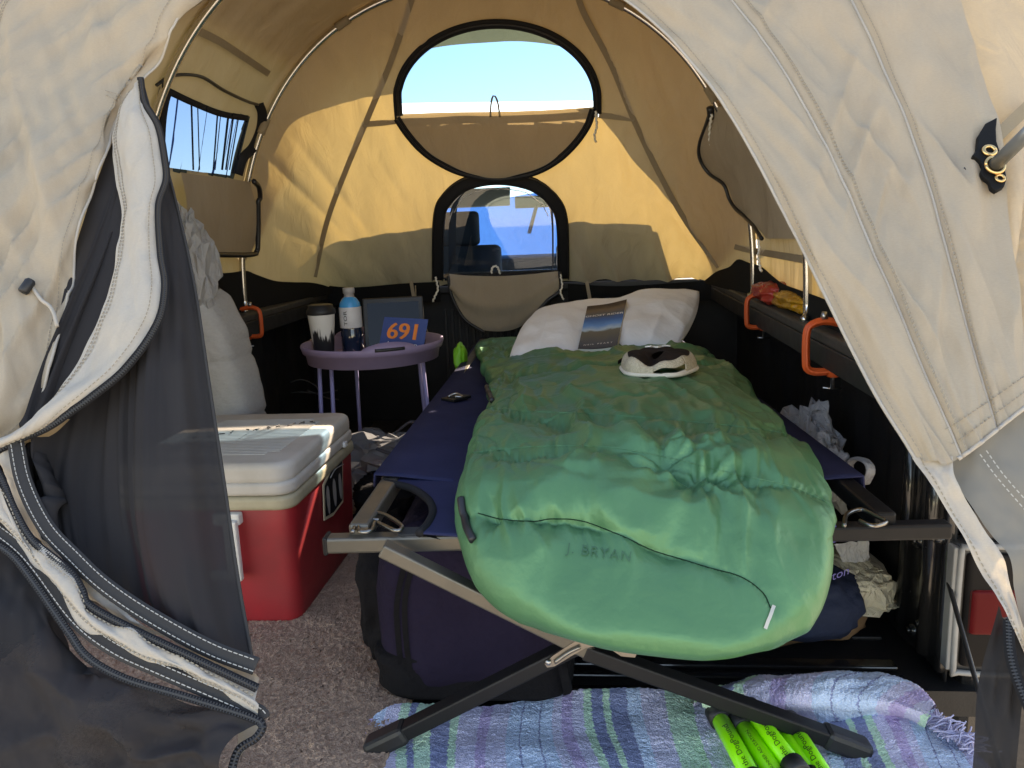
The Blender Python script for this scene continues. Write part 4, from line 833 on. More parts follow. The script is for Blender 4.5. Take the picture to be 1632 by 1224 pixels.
for pts in ([(757, 560), (762, 590), (775, 612), (786, 640)], [(742, 700), (744, 716)], [(737, 795), (741, 820), (748, 845), (756, 862)]):
    on_bag(pts, .0065, ZIP, 'zipper', 40, .003, 8)
Pq = cast_path(bv_bag, [(1232, 966), (1226, 982), (1218, 1002)], 12, .003)
if len(Pq) > 2: MB().grid(ribbon(Pq, .0045, to_cam)).build('loop_tag', mat('tag_white', (.5, .48, .42), .8), bag)
def decal(parent, bv, s, c, w, m, rot=0, name='lettering', lift=.0012, shear=0, space=1, hscale=1.0, persp=None):
    V, Fc = text_verts(s, 1.0, shear, space); sc = w/max(1e-6, V[:, 0].max()-V[:, 0].min()); Pp = []
    ca, sa = math.cos(R(rot)), math.sin(R(rot))
    for v in V:
        x, y = v[0]*sc, v[1]*sc*hscale; X_, Y_ = c[0]+x*ca-y*sa, c[1]-(x*sa+y*ca); p = cast(bv, X_, Y_, lift)
        if p is None: return None
        Pp.append(p)
    return MB().add(Pp, Fc).build(name, m, parent, smooth=False)
decal(bag, bv_bag, 'J. BRYAN', (955, 882), 104, mat('faded_ink', (.035, .12, .062), .7), rot=-8, space=1.15, lift=.0022)

# ---- pillow with book and cap on the bag
PILLOW = mat('pillow_cotton', (.80, .81, .83), .9, sheen=.2, bump=[(12, .5, .012), (45, .3, .004)], detail=5)
pn = 110; C4 = [np.array(c) for c in ((-.245, 2.41, .45), (.275, 2.50, .462), (.40, 2.95, .59), (-.18, 2.98, .535))]
U, V = np.meshgrid(np.linspace(0, 1, pn), np.linspace(0, 1, pn), indexing='ij')
base = C4[0]*((1-U)*(1-V))[..., None]+C4[1]*(U*(1-V))[..., None]+C4[2]*(U*V)[..., None]+C4[3]*((1-U)*V)[..., None]
u2, v2 = 2*U-1, 2*V-1; prof = ((1-u2**2)*(1-v2**2))**.42; pin = .06
base = base+np.stack([-u2*(1-np.abs(v2)**2)*(-.02)+0*u2, -v2*(1-u2**2)*(-.03), 0*u2], -1)
nz = _n(np.cross(C4[1]-C4[0], C4[3]-C4[0])); Pb = base.reshape(-1, 3)
wrk = (.010*fbm(Pb*6, 3, 51)+.006*ridged(np.stack([U.ravel()*5+V.ravel()*3, V.ravel()*3, 0*U.ravel()], 1), 52)*np.abs(u2.ravel()))+.006*ridged(np.stack([U.ravel()*9, V.ravel()*2.2+U.ravel()*2, 0*U.ravel()], 1), 53)*np.clip(.9-V.ravel(), 0, 1)
wrk = .95*wrk.reshape(pn, pn); vall = .050*np.exp(-((U-.47)/.13)**2)*np.clip(1.4-V, 0, 1)
topS = base+nz*((.066*prof+wrk*prof**.4-vall*prof)[..., None]); botS = base-nz*((.05*prof)[..., None])
b = MB().grid(topS); nb_ = len(b.v); b.grid(botS[::-1]); pillow = b.build('pillow', PILLOW); pillow['label'] = 'rumpled white pillow at the head of the green sleeping bag'; pillow['category'] = 'pillow'
bv_p = bvh_of(pillow)
book = thing('paperback_book', 'paperback book with a blue sky cover lying on the white pillow', 'book', (.06, 2.6, .55))
cpx = [(936, 488), (999, 477), (983, 552), (921, 556)]
cs = [cast(bv_p, x, y, .012) for x, y in cpx]; cmid = sum(cs)/4
exb = _n(((cs[1]-cs[0])+(cs[2]-cs[3]))); eyb = ((cs[0]-cs[3])+(cs[1]-cs[2])); eyb = _n(eyb-exb*eyb.dot(exb)); nb3 = np.cross(exb, eyb)
pen = max((cast(bv_p, x, y, 0)-cmid).dot(nb3) for x in np.linspace(930, 990, 9) for y in np.linspace(484, 552, 9)); pl0 = cmid+nb3*(pen*.8+.010); cs = [aP(x, y, pl0, nb3) for x, y in cpx]
cov = bpy.data.materials.new('book_cover'); cov.use_nodes = True; nt = cov.node_tree; bs = nt.nodes['Principled BSDF']; bs.inputs['Roughness'].default_value = .6; bs.inputs['Specular IOR Level'].default_value = .2
uv = nt.nodes.new('ShaderNodeUVMap'); sp = nt.nodes.new('ShaderNodeSeparateXYZ'); nt.links.new(uv.outputs[0], sp.inputs[0])
nn_ = nt.nodes.new('ShaderNodeTexNoise'); nn_.inputs['Scale'].default_value = 3.5; nn_.inputs['Detail'].default_value = 6; mp = nt.nodes.new('ShaderNodeMapping'); mp.inputs['Scale'].default_value = (1, 2.2, 1); nt.links.new(uv.outputs[0], mp.inputs[0]); nt.links.new(mp.outputs[0], nn_.inputs[0])
ma = nt.nodes.new('ShaderNodeMath'); ma.operation = 'MULTIPLY_ADD'; ma.inputs[1].default_value = .12; nt.links.new(nn_.outputs[0], ma.inputs[0]); nt.links.new(sp.outputs[1], ma.inputs[2])
rp_ = nt.nodes.new('ShaderNodeValToRGB'); el = rp_.color_ramp.elements
for p_, c_ in ((0, (.05, .055, .07)), (.18, (.09, .10, .12)), (.33, (.14, .13, .11)), (.42, (.16, .15, .12)), (.46, (.45, .60, .72)), (.55, (.12, .32, .68)), (.68, (.04, .15, .40)), (.80, (.10, .11, .13)), (.92, (.17, .12, .08)), (1, (.05, .035, .03))):
    e = el.new(p_) if p_ not in (0, 1) else el[0 if p_ == 0 else -1]; e.color = (*c_, 1)
nt.links.new(ma.outputs[0], rp_.inputs[0]); nt.links.new(rp_.outputs[0], bs.inputs['Base Color'])
G = loft([[cs[3], (cs[3]+cs[2])/2-nb3*.004, cs[2]], [cs[0], (cs[0]+cs[1])/2-nb3*.004, cs[1]]], 14, 14); G = np.transpose(G, (1, 0, 2))
o = MB().grid(G).build('cover', cov, book); uv_grid(o, 14, 14)
b = MB(); n_ = 14; ringT = [G[i, 0] for i in range(14)]+[G[13, j] for j in range(1, 14)]+[G[i, 13] for i in range(12, -1, -1)]+[G[0, j] for j in range(12, 0, -1)]
T_ = np.array(ringT)-nb3*.001; Bt = T_-nb3*.011; b.grid(np.stack([T_, Bt]), closed_v=True); b.f.append(tuple(range(len(T_), 2*len(T_)))); b.build('pages', mat('paper', (.72, .69, .6), .9), book, smooth=False)
INKW = mat('print_white', (.8, .8, .78), .5); INKB = mat('print_black', (.01, .01, .01), .5)
tc_ = lambda u, v: cs[3]*(1-u)*(1-v)+cs[2]*u*(1-v)+cs[1]*u*v+cs[0]*(1-u)*v
wb = np.linalg.norm(cs[2]-cs[3])
text_on(book, 'GHOST RIDER', tc_(.5, .70), exb, eyb, wb*.165, INKW, lift=.0012); text_on(book, 'GHOST RIDER', tc_(.503, .702), exb, eyb, wb*.165, INKW, lift=.0010); text_on(book, 'NEIL PEART', tc_(.5, .07), exb, eyb, wb*.10, INKW, lift=.0012, space=1.5)
# trucker cap
cap = thing('trucker_cap', 'black fronted cap with beige mesh back, lying on the sleeping bag', 'cap', (.19, 2.05, .5))
BEIGE = mat('cap_mesh', (.62, .55, .42), .95, bump=[(330, .9, .004)], var=.4, vscale=240)
CAPD = mat('cap_dark', (.022, .016, .014), .9)
cb = cast(bv_bag, 1053, 596, 0); cc = cb+np.array([.0, .075, -.004])
def cap_pt(a, k):   # k 0 rim .. 1 crown; a slumped crown, strap side towards the viewer
    rx, ry = .082, .095; z = .046*(1-(1-k)**1.8); r = (1-k**2.6)**.55; lob = 1+.07*math.cos(2*a+.6)*(1-k)+.05*math.sin(5*a+1)*(1-k*.5)
    x = rx*r*lob*math.cos(a); y = ry*r*lob*math.sin(a)
    z += -.026*math.exp(-((x+.012)/.022)**2)*math.exp(-((y+.04)/.05)**2)+.006*math.sin(a*7)*k*(1-k)*2
    return cc+np.array([x+.08*y, y, max(.003, z)])
def cap_patch(a0, a1, k0, k1, n, m_): return np.array([[cap_pt(a, k) for k in np.linspace(k0, k1, m_)] for a in np.linspace(a0, a1, n)])
MB().grid(cap_patch(R(20), R(160), 0, .985, 40, 24)).build('front_panel', CAPD, cap, solid=.002)
MB().grid(cap_patch(R(160), R(262), 0, .60, 24, 24)).build('mesh_panel', BEIGE, cap, solid=.002); MB().grid(cap_patch(R(160), R(380), .60, .985, 40, 14)).build('crown_panel', CAPD, cap, solid=.002); MB().grid(cap_patch(R(318), R(380), 0, .60, 24, 24)).build('mesh_panel', BEIGE, cap, solid=.002)
MB().grid(cap_patch(R(262), R(318), .30, .60, 20, 12)).build('mesh_panel', BEIGE, cap, solid=.002)
MB().grid(np.array([[cap_pt(a, k)-np.array([0, 0, .002]) for k in np.linspace(0, .16, 5)] for a in np.linspace(R(260), R(320), 20)])).build('strap', mat('cap_strap', (.62, .58, .5), .7), cap, solid=.003)
MB().tube([cap_pt(a, .02) for a in np.linspace(R(165), R(375), 50)], .005, 6).build('rim_band', MATS['cap_strap'], cap)
bq = np.array([[cc+np.array([(.09+.0*j)*math.cos(a)*(1), .06+.10*math.sin(a)*f, .012+.02*math.sin(a)*(1-f)-.01*f*abs(math.cos(a))]) for f in np.linspace(.3, 1, 6)] for j, a in enumerate(np.linspace(R(10), R(170), 24))]); MB().grid(bq).build('brim', CAPD, cap, solid=.003)
pz = [cap_pt(R(x), k)+np.array([0, -.002, .003]) for x, k in ((120, .72), (112, .82), (100, .74), (92, .85), (80, .74), (70, .8), (60, .72))]
MB().tube(cr(pz, 40), .002, 5).build('stitched_logo', INKW, cap); MB().tube(cr([p+np.array([.0, -.012, .004]) for p in pz[1:6]], 30), .0012, 5).build('stitched_logo', INKW, cap)

# ---- red cooler
cooler = thing('cooler', 'red cooler with a ribbed white lid, cream rim and side sticker, on the carpet', 'cooler', (-.84, 1.82, .02))
RED = mat('cooler_red', (.36, .018, .026), .5, var=.4, vscale=11, col2=(.24, .020, .024), bump=[(300, .25, .001)], detail=6)
WHT = mat('cooler_white', (.52, .50, .47), .55, var=.22, vscale=12, bump=[(260, .3, .001)], col2=(.40, .38, .34), detail=6)
CRM = mat('cooler_cream', (.44, .40, .28), .5, var=.3, vscale=14, detail=6)
CX, CY_ = (-1.03-.632)/2, (1.555+2.035)/2; CW, CL_ = .398, .48
rbox((CX, CY_, .153), (CW-.01, CL_-.01, .295), .035, taper=.05).build('body', RED, cooler)
rbox((CX, CY_, .292), (CW+.004, CL_+.004, .032), .04).build('rim', CRM, cooler)
lid = rbox((CX, CY_, .3235), (CW+.002, CL_+.002, .030), .042).build('lid', WHT, cooler)
rbox((CX, CY_, .356), (CW-.004, CL_-.004, .048), .045).build('lid_top', WHT, lid)
for i in range(26):
    y = CY_-.165+i*.0128; w = CW*.36 if i not in (0, 1, 24, 25) else CW*.30
    MB().box((CX, y, .3798), (w*2, .0050, .0036)).build('lid_rib', WHT, lid, smooth=False, bevel=.0016)
GRP = mat('handle_white', (.72, .71, .68), .5, var=.25, vscale=30)
hx = -.775; yf = CY_-CL_/2
h_ = MB().box((hx, yf-.004, .262), (.06, .022, .026)).build('handle', GRP, cooler, smooth=False, bevel=.004)
MB().box((hx+.012, yf-.020, .195), (.030, .016, .135)).build('handle_grip', GRP, h_, smooth=False, bevel=.004)
MB().box((hx-.018, yf-.020, .14), (.05, .014, .022)).build('handle_grip', GRP, h_, smooth=False, bevel=.004)
xr = CX+CW/2; MB().box((xr+.003, 1.93, .318), (.010, .022, .014)).build('lid_latch', GRP, lid, smooth=False, bevel=.003)
sx = xr-.002
def onside(px, py, x=sx): return aX(px, py, x)
stk = [onside(x, y) for x, y in ((515, 773), (530, 737), (546, 727), (547, 800), (531, 822), (517, 830))]
b = MB(); b.v = [tuple(p) for p in stk]+[tuple(p-np.array([.002, 0, 0])) for p in stk]; n = 6; b.f = [tuple(range(n)), tuple(range(2*n-1, n-1, -1))]+[(i, i+n, (i+1) % n+n, (i+1) % n) for i in range(n)]
st = b.build('sticker', mat('sticker_cream', (.62, .55, .38), .6), cooler, smooth=False)
cst = sum(stk)/6; b = MB(); b.v = [tuple(cst+(p-cst)*np.array([1, .90, .86])+np.array([.0012, 0, 0])) for p in stk]; b.f = [tuple(range(6))]; b.build('sticker_print', INKB, st, smooth=False)
for px, py, rw, rh in ((522, 797, .012, .036), (532, 785, .013, .036), (541, 775, .012, .034)):
    c = onside(px, py); b = MB(); b.v = [tuple(c+np.array([.0024, rw*math.cos(a)*(1+.15*math.sin(a)), rh*math.sin(a)])) for a in np.linspace(0, 2*math.pi, 20, endpoint=False)]; b.f = [tuple(range(20))]; b.build('sticker_oval', mat('sticker_grey', (.34, .33, .31), .6), st, smooth=False)
MB().tube(cr([onside(x, y)+np.array([.0022, 0, 0]) for x, y in ((525, 762), (533, 748), (546, 740))], 14), .0012, 5).build('sticker_arc', mat('sticker_grey', (.34, .33, .31), .6), st)
PEN = mat('marker_ink', (.012, .01, .01), .6)
V_, F_ = text_verts('Joey', 1.0, .2); P_ = np.array([CX-.115, CY_-.10, .3832])+V_[:, 1:2]*np.array([-.05, .0, 0])+V_[:, :1]*np.array([0, .045, 0])*np.array([0, 1, 0]); MB().add(P_, F_).build('marker_name', PEN, lid, smooth=False)
for q in range(11):
    c = np.array([CX-.11+q*.024, CY_-.02+q*.014, .3835]); pp_ = [c+np.array([random.uniform(-.009, .009), random.uniform(-.014, .014), 0]) for _ in range(4)]; MB().tube(cr(pp_, 12), .0011, 4).build('marker_scrawl', PEN, lid)

# ---- lilac tray table
table = thing('tray_table', 'round lilac plastic tray table on thin legs beside the bulkhead', 'table', (-.70, 2.5, 0))
LIL = mat('lilac_plastic', (.27, .21, .34), .5, var=.15, vscale=15)
tc0 = np.array([-.70, 2.52, .443]); rr_ = .222
prof = [(.001, .012), (rr_-.022, .012), (rr_-.014, .016), (rr_-.002, .058), (rr_+.006, .060), (rr_+.008, .054), (rr_+.002, .035), (rr_-.006, .034), (rr_-.012, .0), (rr_-.03, -.004), (.001, -.004)]
tray = MB().lathe(prof, tc0, 72).build('tray', LIL, table)
# raised grips with slots
for a0 in (R(-62), R(118)):
    G = []
    for a in np.linspace(a0-.38, a0+.38, 30):
        hgt = .022*max(0.0, math.cos((a-a0)/.38*math.pi/2))**.6+.001
        G.append([tc0+np.array([(rr_+q)*math.cos(a), (rr_+q)*math.sin(a), z]) for q, z in ((-.003, .055), (-.001, .056+hgt), (.004, .058+hgt), (.008, .055))])
    gp = MB().grid(np.array(G)).build('grip', LIL, tray)
    MB().tube([tc0+np.array([(rr_+.005)*math.cos(a), (rr_+.005)*math.sin(a), .058]) for a in np.linspace(a0-.2, a0+.2, 14)], .006, 8).build('grip_slot', RUBBER, tray)
LEGM = mat('leg_lilac', (.30, .27, .50), .4)
for (x, y) in ((-.15, -.10), (-.105, -.12), (.165, -.02), (.12, .13), (-.10, .13)):
    MB().tube([tc0+np.array([x, y, 0]), np.array([tc0[0]+x*1.12+.0, tc0[1]+y*1.12, .0])], .0065, 10).build('leg', LEGM, table)
zt_ = tc0[2]+.013
def on_tray(px, py): return aZ(px, py, zt_)
cup = thing('travel_cup', 'white takeaway cup with a dark skyline print and black lid on the tray', 'cup', (-.86, 2.5, zt_))
cc_ = np.array([-.868, 2.53, zt_])
cm = bpy.data.materials.new('cup_print'); cm.use_nodes = True; nt = cm.node_tree; bs = nt.nodes['Principled BSDF']; bs.inputs['Roughness'].default_value = .4
tcn = nt.nodes.new('ShaderNodeTexCoord'); mp = nt.nodes.new('ShaderNodeMapping'); mp.inputs['Scale'].default_value = (55, 55, 6); nt.links.new(tcn.outputs['Object'], mp.inputs[0]); nz_ = nt.nodes.new('ShaderNodeTexNoise'); nz_.inputs['Scale'].default_value = 1; nz_.inputs['Detail'].default_value = 4; nt.links.new(mp.outputs[0], nz_.inputs[0])
spn = nt.nodes.new('ShaderNodeSeparateXYZ'); nt.links.new(tcn.outputs['Object'], spn.inputs[0]); m1 = nt.nodes.new('ShaderNodeMath'); m1.operation = 'MULTIPLY_ADD'; m1.inputs[1].default_value = 4.2; nt.links.new(spn.outputs[2], m1.inputs[0]); nt.links.new(nz_.outputs[0], m1.inputs[2])
r_ = nt.nodes.new('ShaderNodeValToRGB'); r_.color_ramp.elements[0].position = .74; r_.color_ramp.elements[0].color = (.02, .02, .02, 1); r_.color_ramp.elements[1].position = .80; r_.color_ramp.elements[1].color = (.7, .69, .64, 1)
nt.links.new(m1.outputs[0], r_.inputs[0]); nt.links.new(r_.outputs[0], bs.inputs['Base Color'])
MB().lathe([(.001, 0), (.030, 0), (.032, .004), (.044, .140), (.0445, .142)], cc_, 40).build('cup_body', cm, cup)
MB().lathe([(.046, .136), (.048, .140), (.047, .152), (.041, .156), (.040, .166), (.034, .168), (.001, .166)], cc_, 40).build('lid', RUBBER, cup)
bot = thing('drink_bottle', 'sports drink bottle with white label and bright blue drink on the tray', 'bottle', (-.77, 2.56, zt_)); bc = np.array([-.785, 2.58, zt_])
MB().lathe([(.001, 0), (.033, 0), (.036, .006), (.036, .07), (.0335, .078), (.0335, .085)], bc, 36).build('bottle_base', mat('drink_dark', (.01, .02, .045), .1, coat=.5), bot)
MB().lathe([(.0362, .085), (.0368, .088), (.0368, .150), (.0362, .153)], bc, 36).build('label_wrap', mat('label_white', (.62, .62, .62), .4, var=.2, vscale=30), bot)
MB().lathe([(.036, .153), (.033, .166), (.024, .180), (.0165, .186)], bc, 36).build('shoulder', mat('drink_blue', (.02, .30, .62), .12, coat=.5), bot)
MB().lathe([(.0165, .186), (.016, .196), (.019, .198), (.019, .214), (.017, .216), (.001, .216)], bc, 30).build('cap', mat('cap_grey', (.32, .31, .30), .4), bot)
V_, F_ = text_verts('TOR', 1.0); ang = -2.0
b = MB(); a0 = -1.75
P_ = [bc+np.array([.0376*math.cos(a0+(-v[1])*.45*0+v[1]*.0-v[1]*.75*.6), .0376*math.sin(a0-v[1]*.75*.6), .118+v[0]*.024]) for v in V_]; b.add(P_, F_).build('lettering', INKB, bot, smooth=False)
tab = thing('tablet', 'black tablet propped upright on the lilac tray', 'tablet', (-.66, 2.58, zt_)); tR = Matrix.Rotation(R(-14), 3, 'X'); tR = Matrix.Rotation(R(12), 3, 'Z') @ tR
tcn_ = np.array([-.645, 2.60, zt_+.088]); MB().box(tcn_, (.20, .012, .18), tR).build('body', RUBBER, tab, smooth=False, bevel=.004)
fwd = np.array(tR @ Vector((0, -1, 0))); MB().box(tcn_+fwd*.0068, (.17, .002, .145), tR).build('screen', mat('tablet_glass', (.004, .005, .007), .12, spec=.25), tab, smooth=False)
bR = Matrix.Rotation(R(4), 3, 'Y') @ Matrix.Rotation(R(-30), 3, 'X'); bR = Matrix.Rotation(R(-6), 3, 'Z') @ bR
bib = thing('race_bib', 'blue race bib numbered in orange, leaning on the tablet', 'race bib', (-.60, 2.48, zt_)); bcn = np.array([-.582, 2.45, zt_+.066])
exn, eyn = np.array(bR @ Vector((1, 0, 0))), np.array(bR @ Vector((0, 0, 1))); fn = np.array(bR @ Vector((0, -1, 0)))
MB().box(bcn, (.145, .002, .125), bR).build('sheet', mat('bib_blue', (.035, .07, .23), .55), bib, smooth=False)
MB().box(bcn+fn*.0012-eyn*.052, (.12, .001, .014), bR).build('sponsor_strip', mat('bib_red', (.28, .02, .06), .6), bib, smooth=False)
text_on(bib, '691', bcn+fn*.0014+eyn*.014, exn, eyn, .078, mat('bib_orange', (.85, .24, .04), .5), lift=.0004, wx=1.0, space=.95)
for dx in (-.0014, .0014, .0028): text_on(bib, '691', bcn+fn*.0013+eyn*.014+exn*dx, exn, eyn, .078, MATS['bib_orange'], lift=.0002, space=.95)
text_on(bib, 'Joey Bryan', bcn+fn*.0014-eyn*.028+exn*.002, exn, eyn, .023, INKW, lift=.0004)
cl = thing('cord_clip', 'pale mint and white clip lying at the front of the lilac tray', 'clip', tuple(on_tray(530, 552)))
cz_ = [on_tray(x, y)+np.array([0, 0, .006]) for x, y in ((496, 545), (505, 553), (520, 557))]; MB().tube(cr(cz_, 14), .006, 6).build('white_lead', mat('cord_white', (.7, .7, .66), .8), cl)
MB().box(on_tray(535, 551)+np.array([0, 0, .008]), (.045, .02, .014), Matrix.Rotation(.2, 3, 'Z')).build('mint_clip', mat('mint', (.35, .6, .56), .5), cl, smooth=False, bevel=.004)
for k, pts in enumerate(([(455, 612), (480, 605), (500, 613), (508, 622)], [(450, 628), (480, 625), (510, 627), (538, 622)], [(490, 622), (520, 634), (540, 637)])):
    o = MB().tube(cr([aY(x, y, 3.2) for x, y in pts], 24), .003, 6).build('loose_cable', mat('cable_grey', (.07, .07, .07), .5)); o['category'] = 'cable'
    o['label'] = ('thin dark cable looping highest behind the tray table legs', 'thin dark cable running level behind the tray table legs', 'short dark cable end, lowest behind the tray table legs')[k]

# ---- orange clamps on the bed rails
OR = mat('clamp_orange', (.62, .095, .024), .42, var=.15, vscale=40, bump=[(200, .15, .001)])
def clamp(c, sgn, s, label, tilt=0):
    t = thing('spring_clamp' if False else 'c_clamp', label, 'clamp', tuple(c), 'orange clamps on the bed rails'); c = np.array(c)
    # frame path in the x-z plane: upper jaw over the rail, spine on the inner side, lower jaw
    pth = [(.045, .016), (.012, .022), (-.012, .016), (-.022, 0), (-.022, -.055), (-.018, -.072), (0, -.078), (.030, -.076)]
    P = cr([c+np.array([sgn*x*s, 0, z*s]) for x, z in pth], 40)
    b = MB().tube(P, [.0085*s]*40, 4); fr = b.build('frame', OR, t, bevel=.002)
    MB().tube(P+np.array([0, -.0065*s, 0]), .0035*s, 6).build('web', OR, fr)
    MB().tube([c+np.array([sgn*.030*s, 0, -.088*s]), c+np.array([sgn*.030*s, 0, -.062*s])], .0115*s, 12).build('boss', OR, t)
    MB().tube([c+np.array([sgn*.030*s, 0, -.112*s]), c+np.array([sgn*.030*s, 0, -.03*s])], .0045*s, 8).build('screw', STEEL, t)
    MB().tube([c+np.array([sgn*.012*s, 0, -.110*s]), c+np.array([sgn*.048*s, 0.004, -.114*s])], .0024*s, 6).build('tee_handle', STEEL, t)
    MB().tube([c+np.array([sgn*.01*s, 0, .026*s]), c+np.array([sgn*.01*s, 0, .040*s])], [.008*s, .005*s], 8).build('eye_bolt', STEEL, t)
clamp((.497, 1.78, .596), 1, 1.12, 'large orange clamp on the right bed rail, nearest the door')
clamp((.497, 2.46, .596), 1, .98, 'orange clamp on the right bed rail below the snack bag')
clamp((-1.112, 2.57, .596), -1, .98, 'orange clamp on the left bed rail at the pole foot')

# ---- purple duffel under the cot
duf = thing('duffel_bag', 'large dark purple duffel with black base, standing under the cot', 'duffel bag', (-.2, 1.5, 0))
PURP = mat('purple_cloth', (.017, .013, .030), .9, bump=[(12, .9, .025), (500, .25, .001)], var=.2, vscale=6); DBLK = mat('duffel_black', (.009, .0085, .010), .92, bump=[(16, .8, .02), (500, .25, .001)])
Gd = crumple((0, 0, 0), (.36, .44, .31), 3, 90, .10, .38, fr=4, ridge=.5); Gd[..., 0] *= 1-.12*(Gd[..., 2]/.155); Gd = Gd+np.array([-.225, 1.50, .165])
o = MB().grid(Gd, closed_v=True).build('body', PURP, duf); bvd = bvh_of(o)
Gd2 = crumple((0, 0, 0), (.372, .452, .10), 4, 80, .06, .34, fr=4) + np.array([-.225, 1.50, .055]); MB().grid(Gd2, closed_v=True).build('base_panel', DBLK, duf)
Gd3 = crumple((0, 0, 0), (.09, .30, .27), 5, 60, .14, .5, fr=5) + np.array([-.405, 1.50, .165]); MB().grid(Gd3, closed_v=True).build('side_pocket', DBLK, duf)
for x0 in (648, 660):
    Pz = cast_path(bvd, [(x0, 890), (x0-14, 960), (x0-8, 1050), (x0+4, 1085)], 40, .004)
    if len(Pz) > 3: MB().grid(ribbon(Pz, .010, to_cam)).build('webbing', DBLK, duf)
MB().tube(cr([(-.06, 1.285, .10), (-.055, 1.265, .085), (-.05, 1.27, .05), (-.052, 1.29, .03)], 14), .009, 6, r2=.4).build('end_strap', DBLK, duf)
# ---- navy backpack with tan base, right of the legs
bp_ = thing('backpack', 'navy rucksack with a tan base slumped under the right side of the cot', 'backpack', (.38, 1.6, 0))
NV2 = mat('rucksack_navy', (.016, .022, .042), .8, bump=[(18, .6, .02)]); TAN2 = mat('rucksack_tan', (.16, .095, .05), .8, bump=[(22, .4, .01)], var=.2, vscale=20)
MB().grid(crumple((.40, 1.66, .055), (.30, .34, .12), 7, 60, .14, .55), closed_v=True).build('tan_base', TAN2, bp_)
MB().grid(crumple((.36, 1.62, .085), (.33, .34, .13), 8, 80, .12, .5, fr=5, ridge=.5), closed_v=True).build('body', NV2, bp_)
MB().grid(crumple((.16, 1.66, .06), (.24, .24, .13), 9, 60, .2, .6), closed_v=True).build('pocket', DBLK, bp_)
MB().tube(cr([(.22, 1.46, .12), (.30, 1.43, .09), (.38, 1.45, .11), (.45, 1.50, .09)], 30), .010, 6, r2=.3).build('strap', DBLK, bp_)
# ---- plastic bags
def film(name, col, clear, rough=.25): return mat(name, col, rough, spec=.5, bump=[(25, .6, .01), (70, .4, .004)], trans=0, alpha=clear)
PW = cloth_mat('bag_white', (.55, .55, .55), (.6, .6, .6), .4, wr=.8, wscale=26)
def plastic(name, label, c, size, seed, m=PW, cat='plastic bag', parts=(), **k):
    t = thing(name, label, cat, (c[0], c[1], c[2]-size[2]/2)); Gp_ = crumple(c, size, seed, k.get('n', 40), k.get('amp', .5), k.get('power', .7), fr=k.get('fr', 4), ridge=.45)
    Gp_ = Gp_+(rng.normal(size=Gp_.shape)*np.array(size)*k.get('jit', .022)); b_q = MB().grid(Gp_, closed_v=True); tri = []
    for f in b_q.f: tri += ([(f[0], f[1], f[2]), (f[0], f[2], f[3])] if random.random() < .5 else [(f[0], f[1], f[3]), (f[1], f[2], f[3])])
    b_q.f = tri; b_q.build('film', m, t, smooth=False, bevel=.0); return t
nb_c = aY(1325, 922, 1.62)
news = plastic('newspaper_bag', 'cream printed plastic bag lying on the navy rucksack under the cot end', (nb_c[0]+.0, 1.62, nb_c[2]+.002), (.21, .20, .085), 12, cloth_mat('bag_cream', (.60, .55, .42), (.5, .45, .35), .3, wr=.8, wscale=22), amp=.2, power=.5)
b_ = [aY(x, y, 1.60) for x, y in ((1330, 868), (1384, 860), (1386, 905), (1350, 912))]; Gn = disp(facing(loft([[b_[0], b_[1]], [b_[3], b_[2]]], 20, 20)), lambda u, v, P: .006*ridged(np.stack([u*4, v*4, 0*u], 1), 3)); MB().grid(Gn).build('gathered_top', PW, news)
p0 = aY(1320, 922, 1.505); text_on(news, 'Newton', p0, aY(1345, 912, 1.505)-aY(1300, 930, 1.505), aY(1322, 905, 1.505)-p0, .026, mat('print_violet', (.10, .09, .28), .5), lift=0)
wb_ = plastic('shopping_bag', 'white shopping bag beside the right bed wall, behind the cot rail', (.525, 1.93, .26), (.11, .34, .22), 21, amp=.6, fr=5, power=.8)
Pk = [aX(x, y, .53) for x, y in ((1350, 745), (1362, 732), (1380, 735), (1388, 750), (1380, 770))]; MB().tube(cr(Pk, 24), .009, 8, r2=.5).build('carry_handle', PW, wb_)
for k, (x, y) in enumerate(((1288, 702), (1315, 712), (1335, 735))):
    c = aX(x, y, .52); MB().grid(crumple(c, (.04, .07, .05), 30+k, 36, .7, .8, fr=4, ridge=.5), closed_v=True).build('crumpled_end', PW, wb_)
jar = MB().lathe([(.001, 0), (.03, 0), (.032, .01), (.032, .13), (.02, .15), (.001, .15)], (.53, 1.80, .03), 24).build('brown_bottle', mat('amber', (.10, .045, .015), .2)); jar['label'] = 'small amber bottle standing between the cot and the right bed wall'; jar['category'] = 'bottle'
clr = screen_mat('bag_clear', (.30, .30, .31), .45, (.9, .9, .9))
plastic('clear_bag', 'clear crumpled plastic bag behind the cooler, left of the cot', (-.62, 2.42, .10), (.36, .36, .22), 41, clr, amp=.45)
blk = thing('black_pouch', 'small black strapped bag on the floor between cooler and cot', 'bag', (-.55, 2.2, 0))
MB().grid(crumple((-.57, 2.22, .075), (.26, .22, .14), 44, 60, .3, .6, fr=6), closed_v=True).build('body', DBLK, blk)
MB().tube(cr([aY(x, y, 2.1) for x, y in ((600, 715), (625, 722), (650, 708), (665, 685), (655, 672), (630, 690))], 40), .010, 6, r2=.4).build('strap', mat('strap_grey', (.07, .065, .07), .8), blk)
rd = MB().grid(crumple(aZ(590, 745, .03), (.09, .08, .06), 47, 40, .3, .7), closed_v=True).build('red_packet', mat('packet_red', (.48, .02, .03), .35)); rd['label'] = 'small red packet on the carpet against the cooler back corner'; rd['category'] = 'packet'
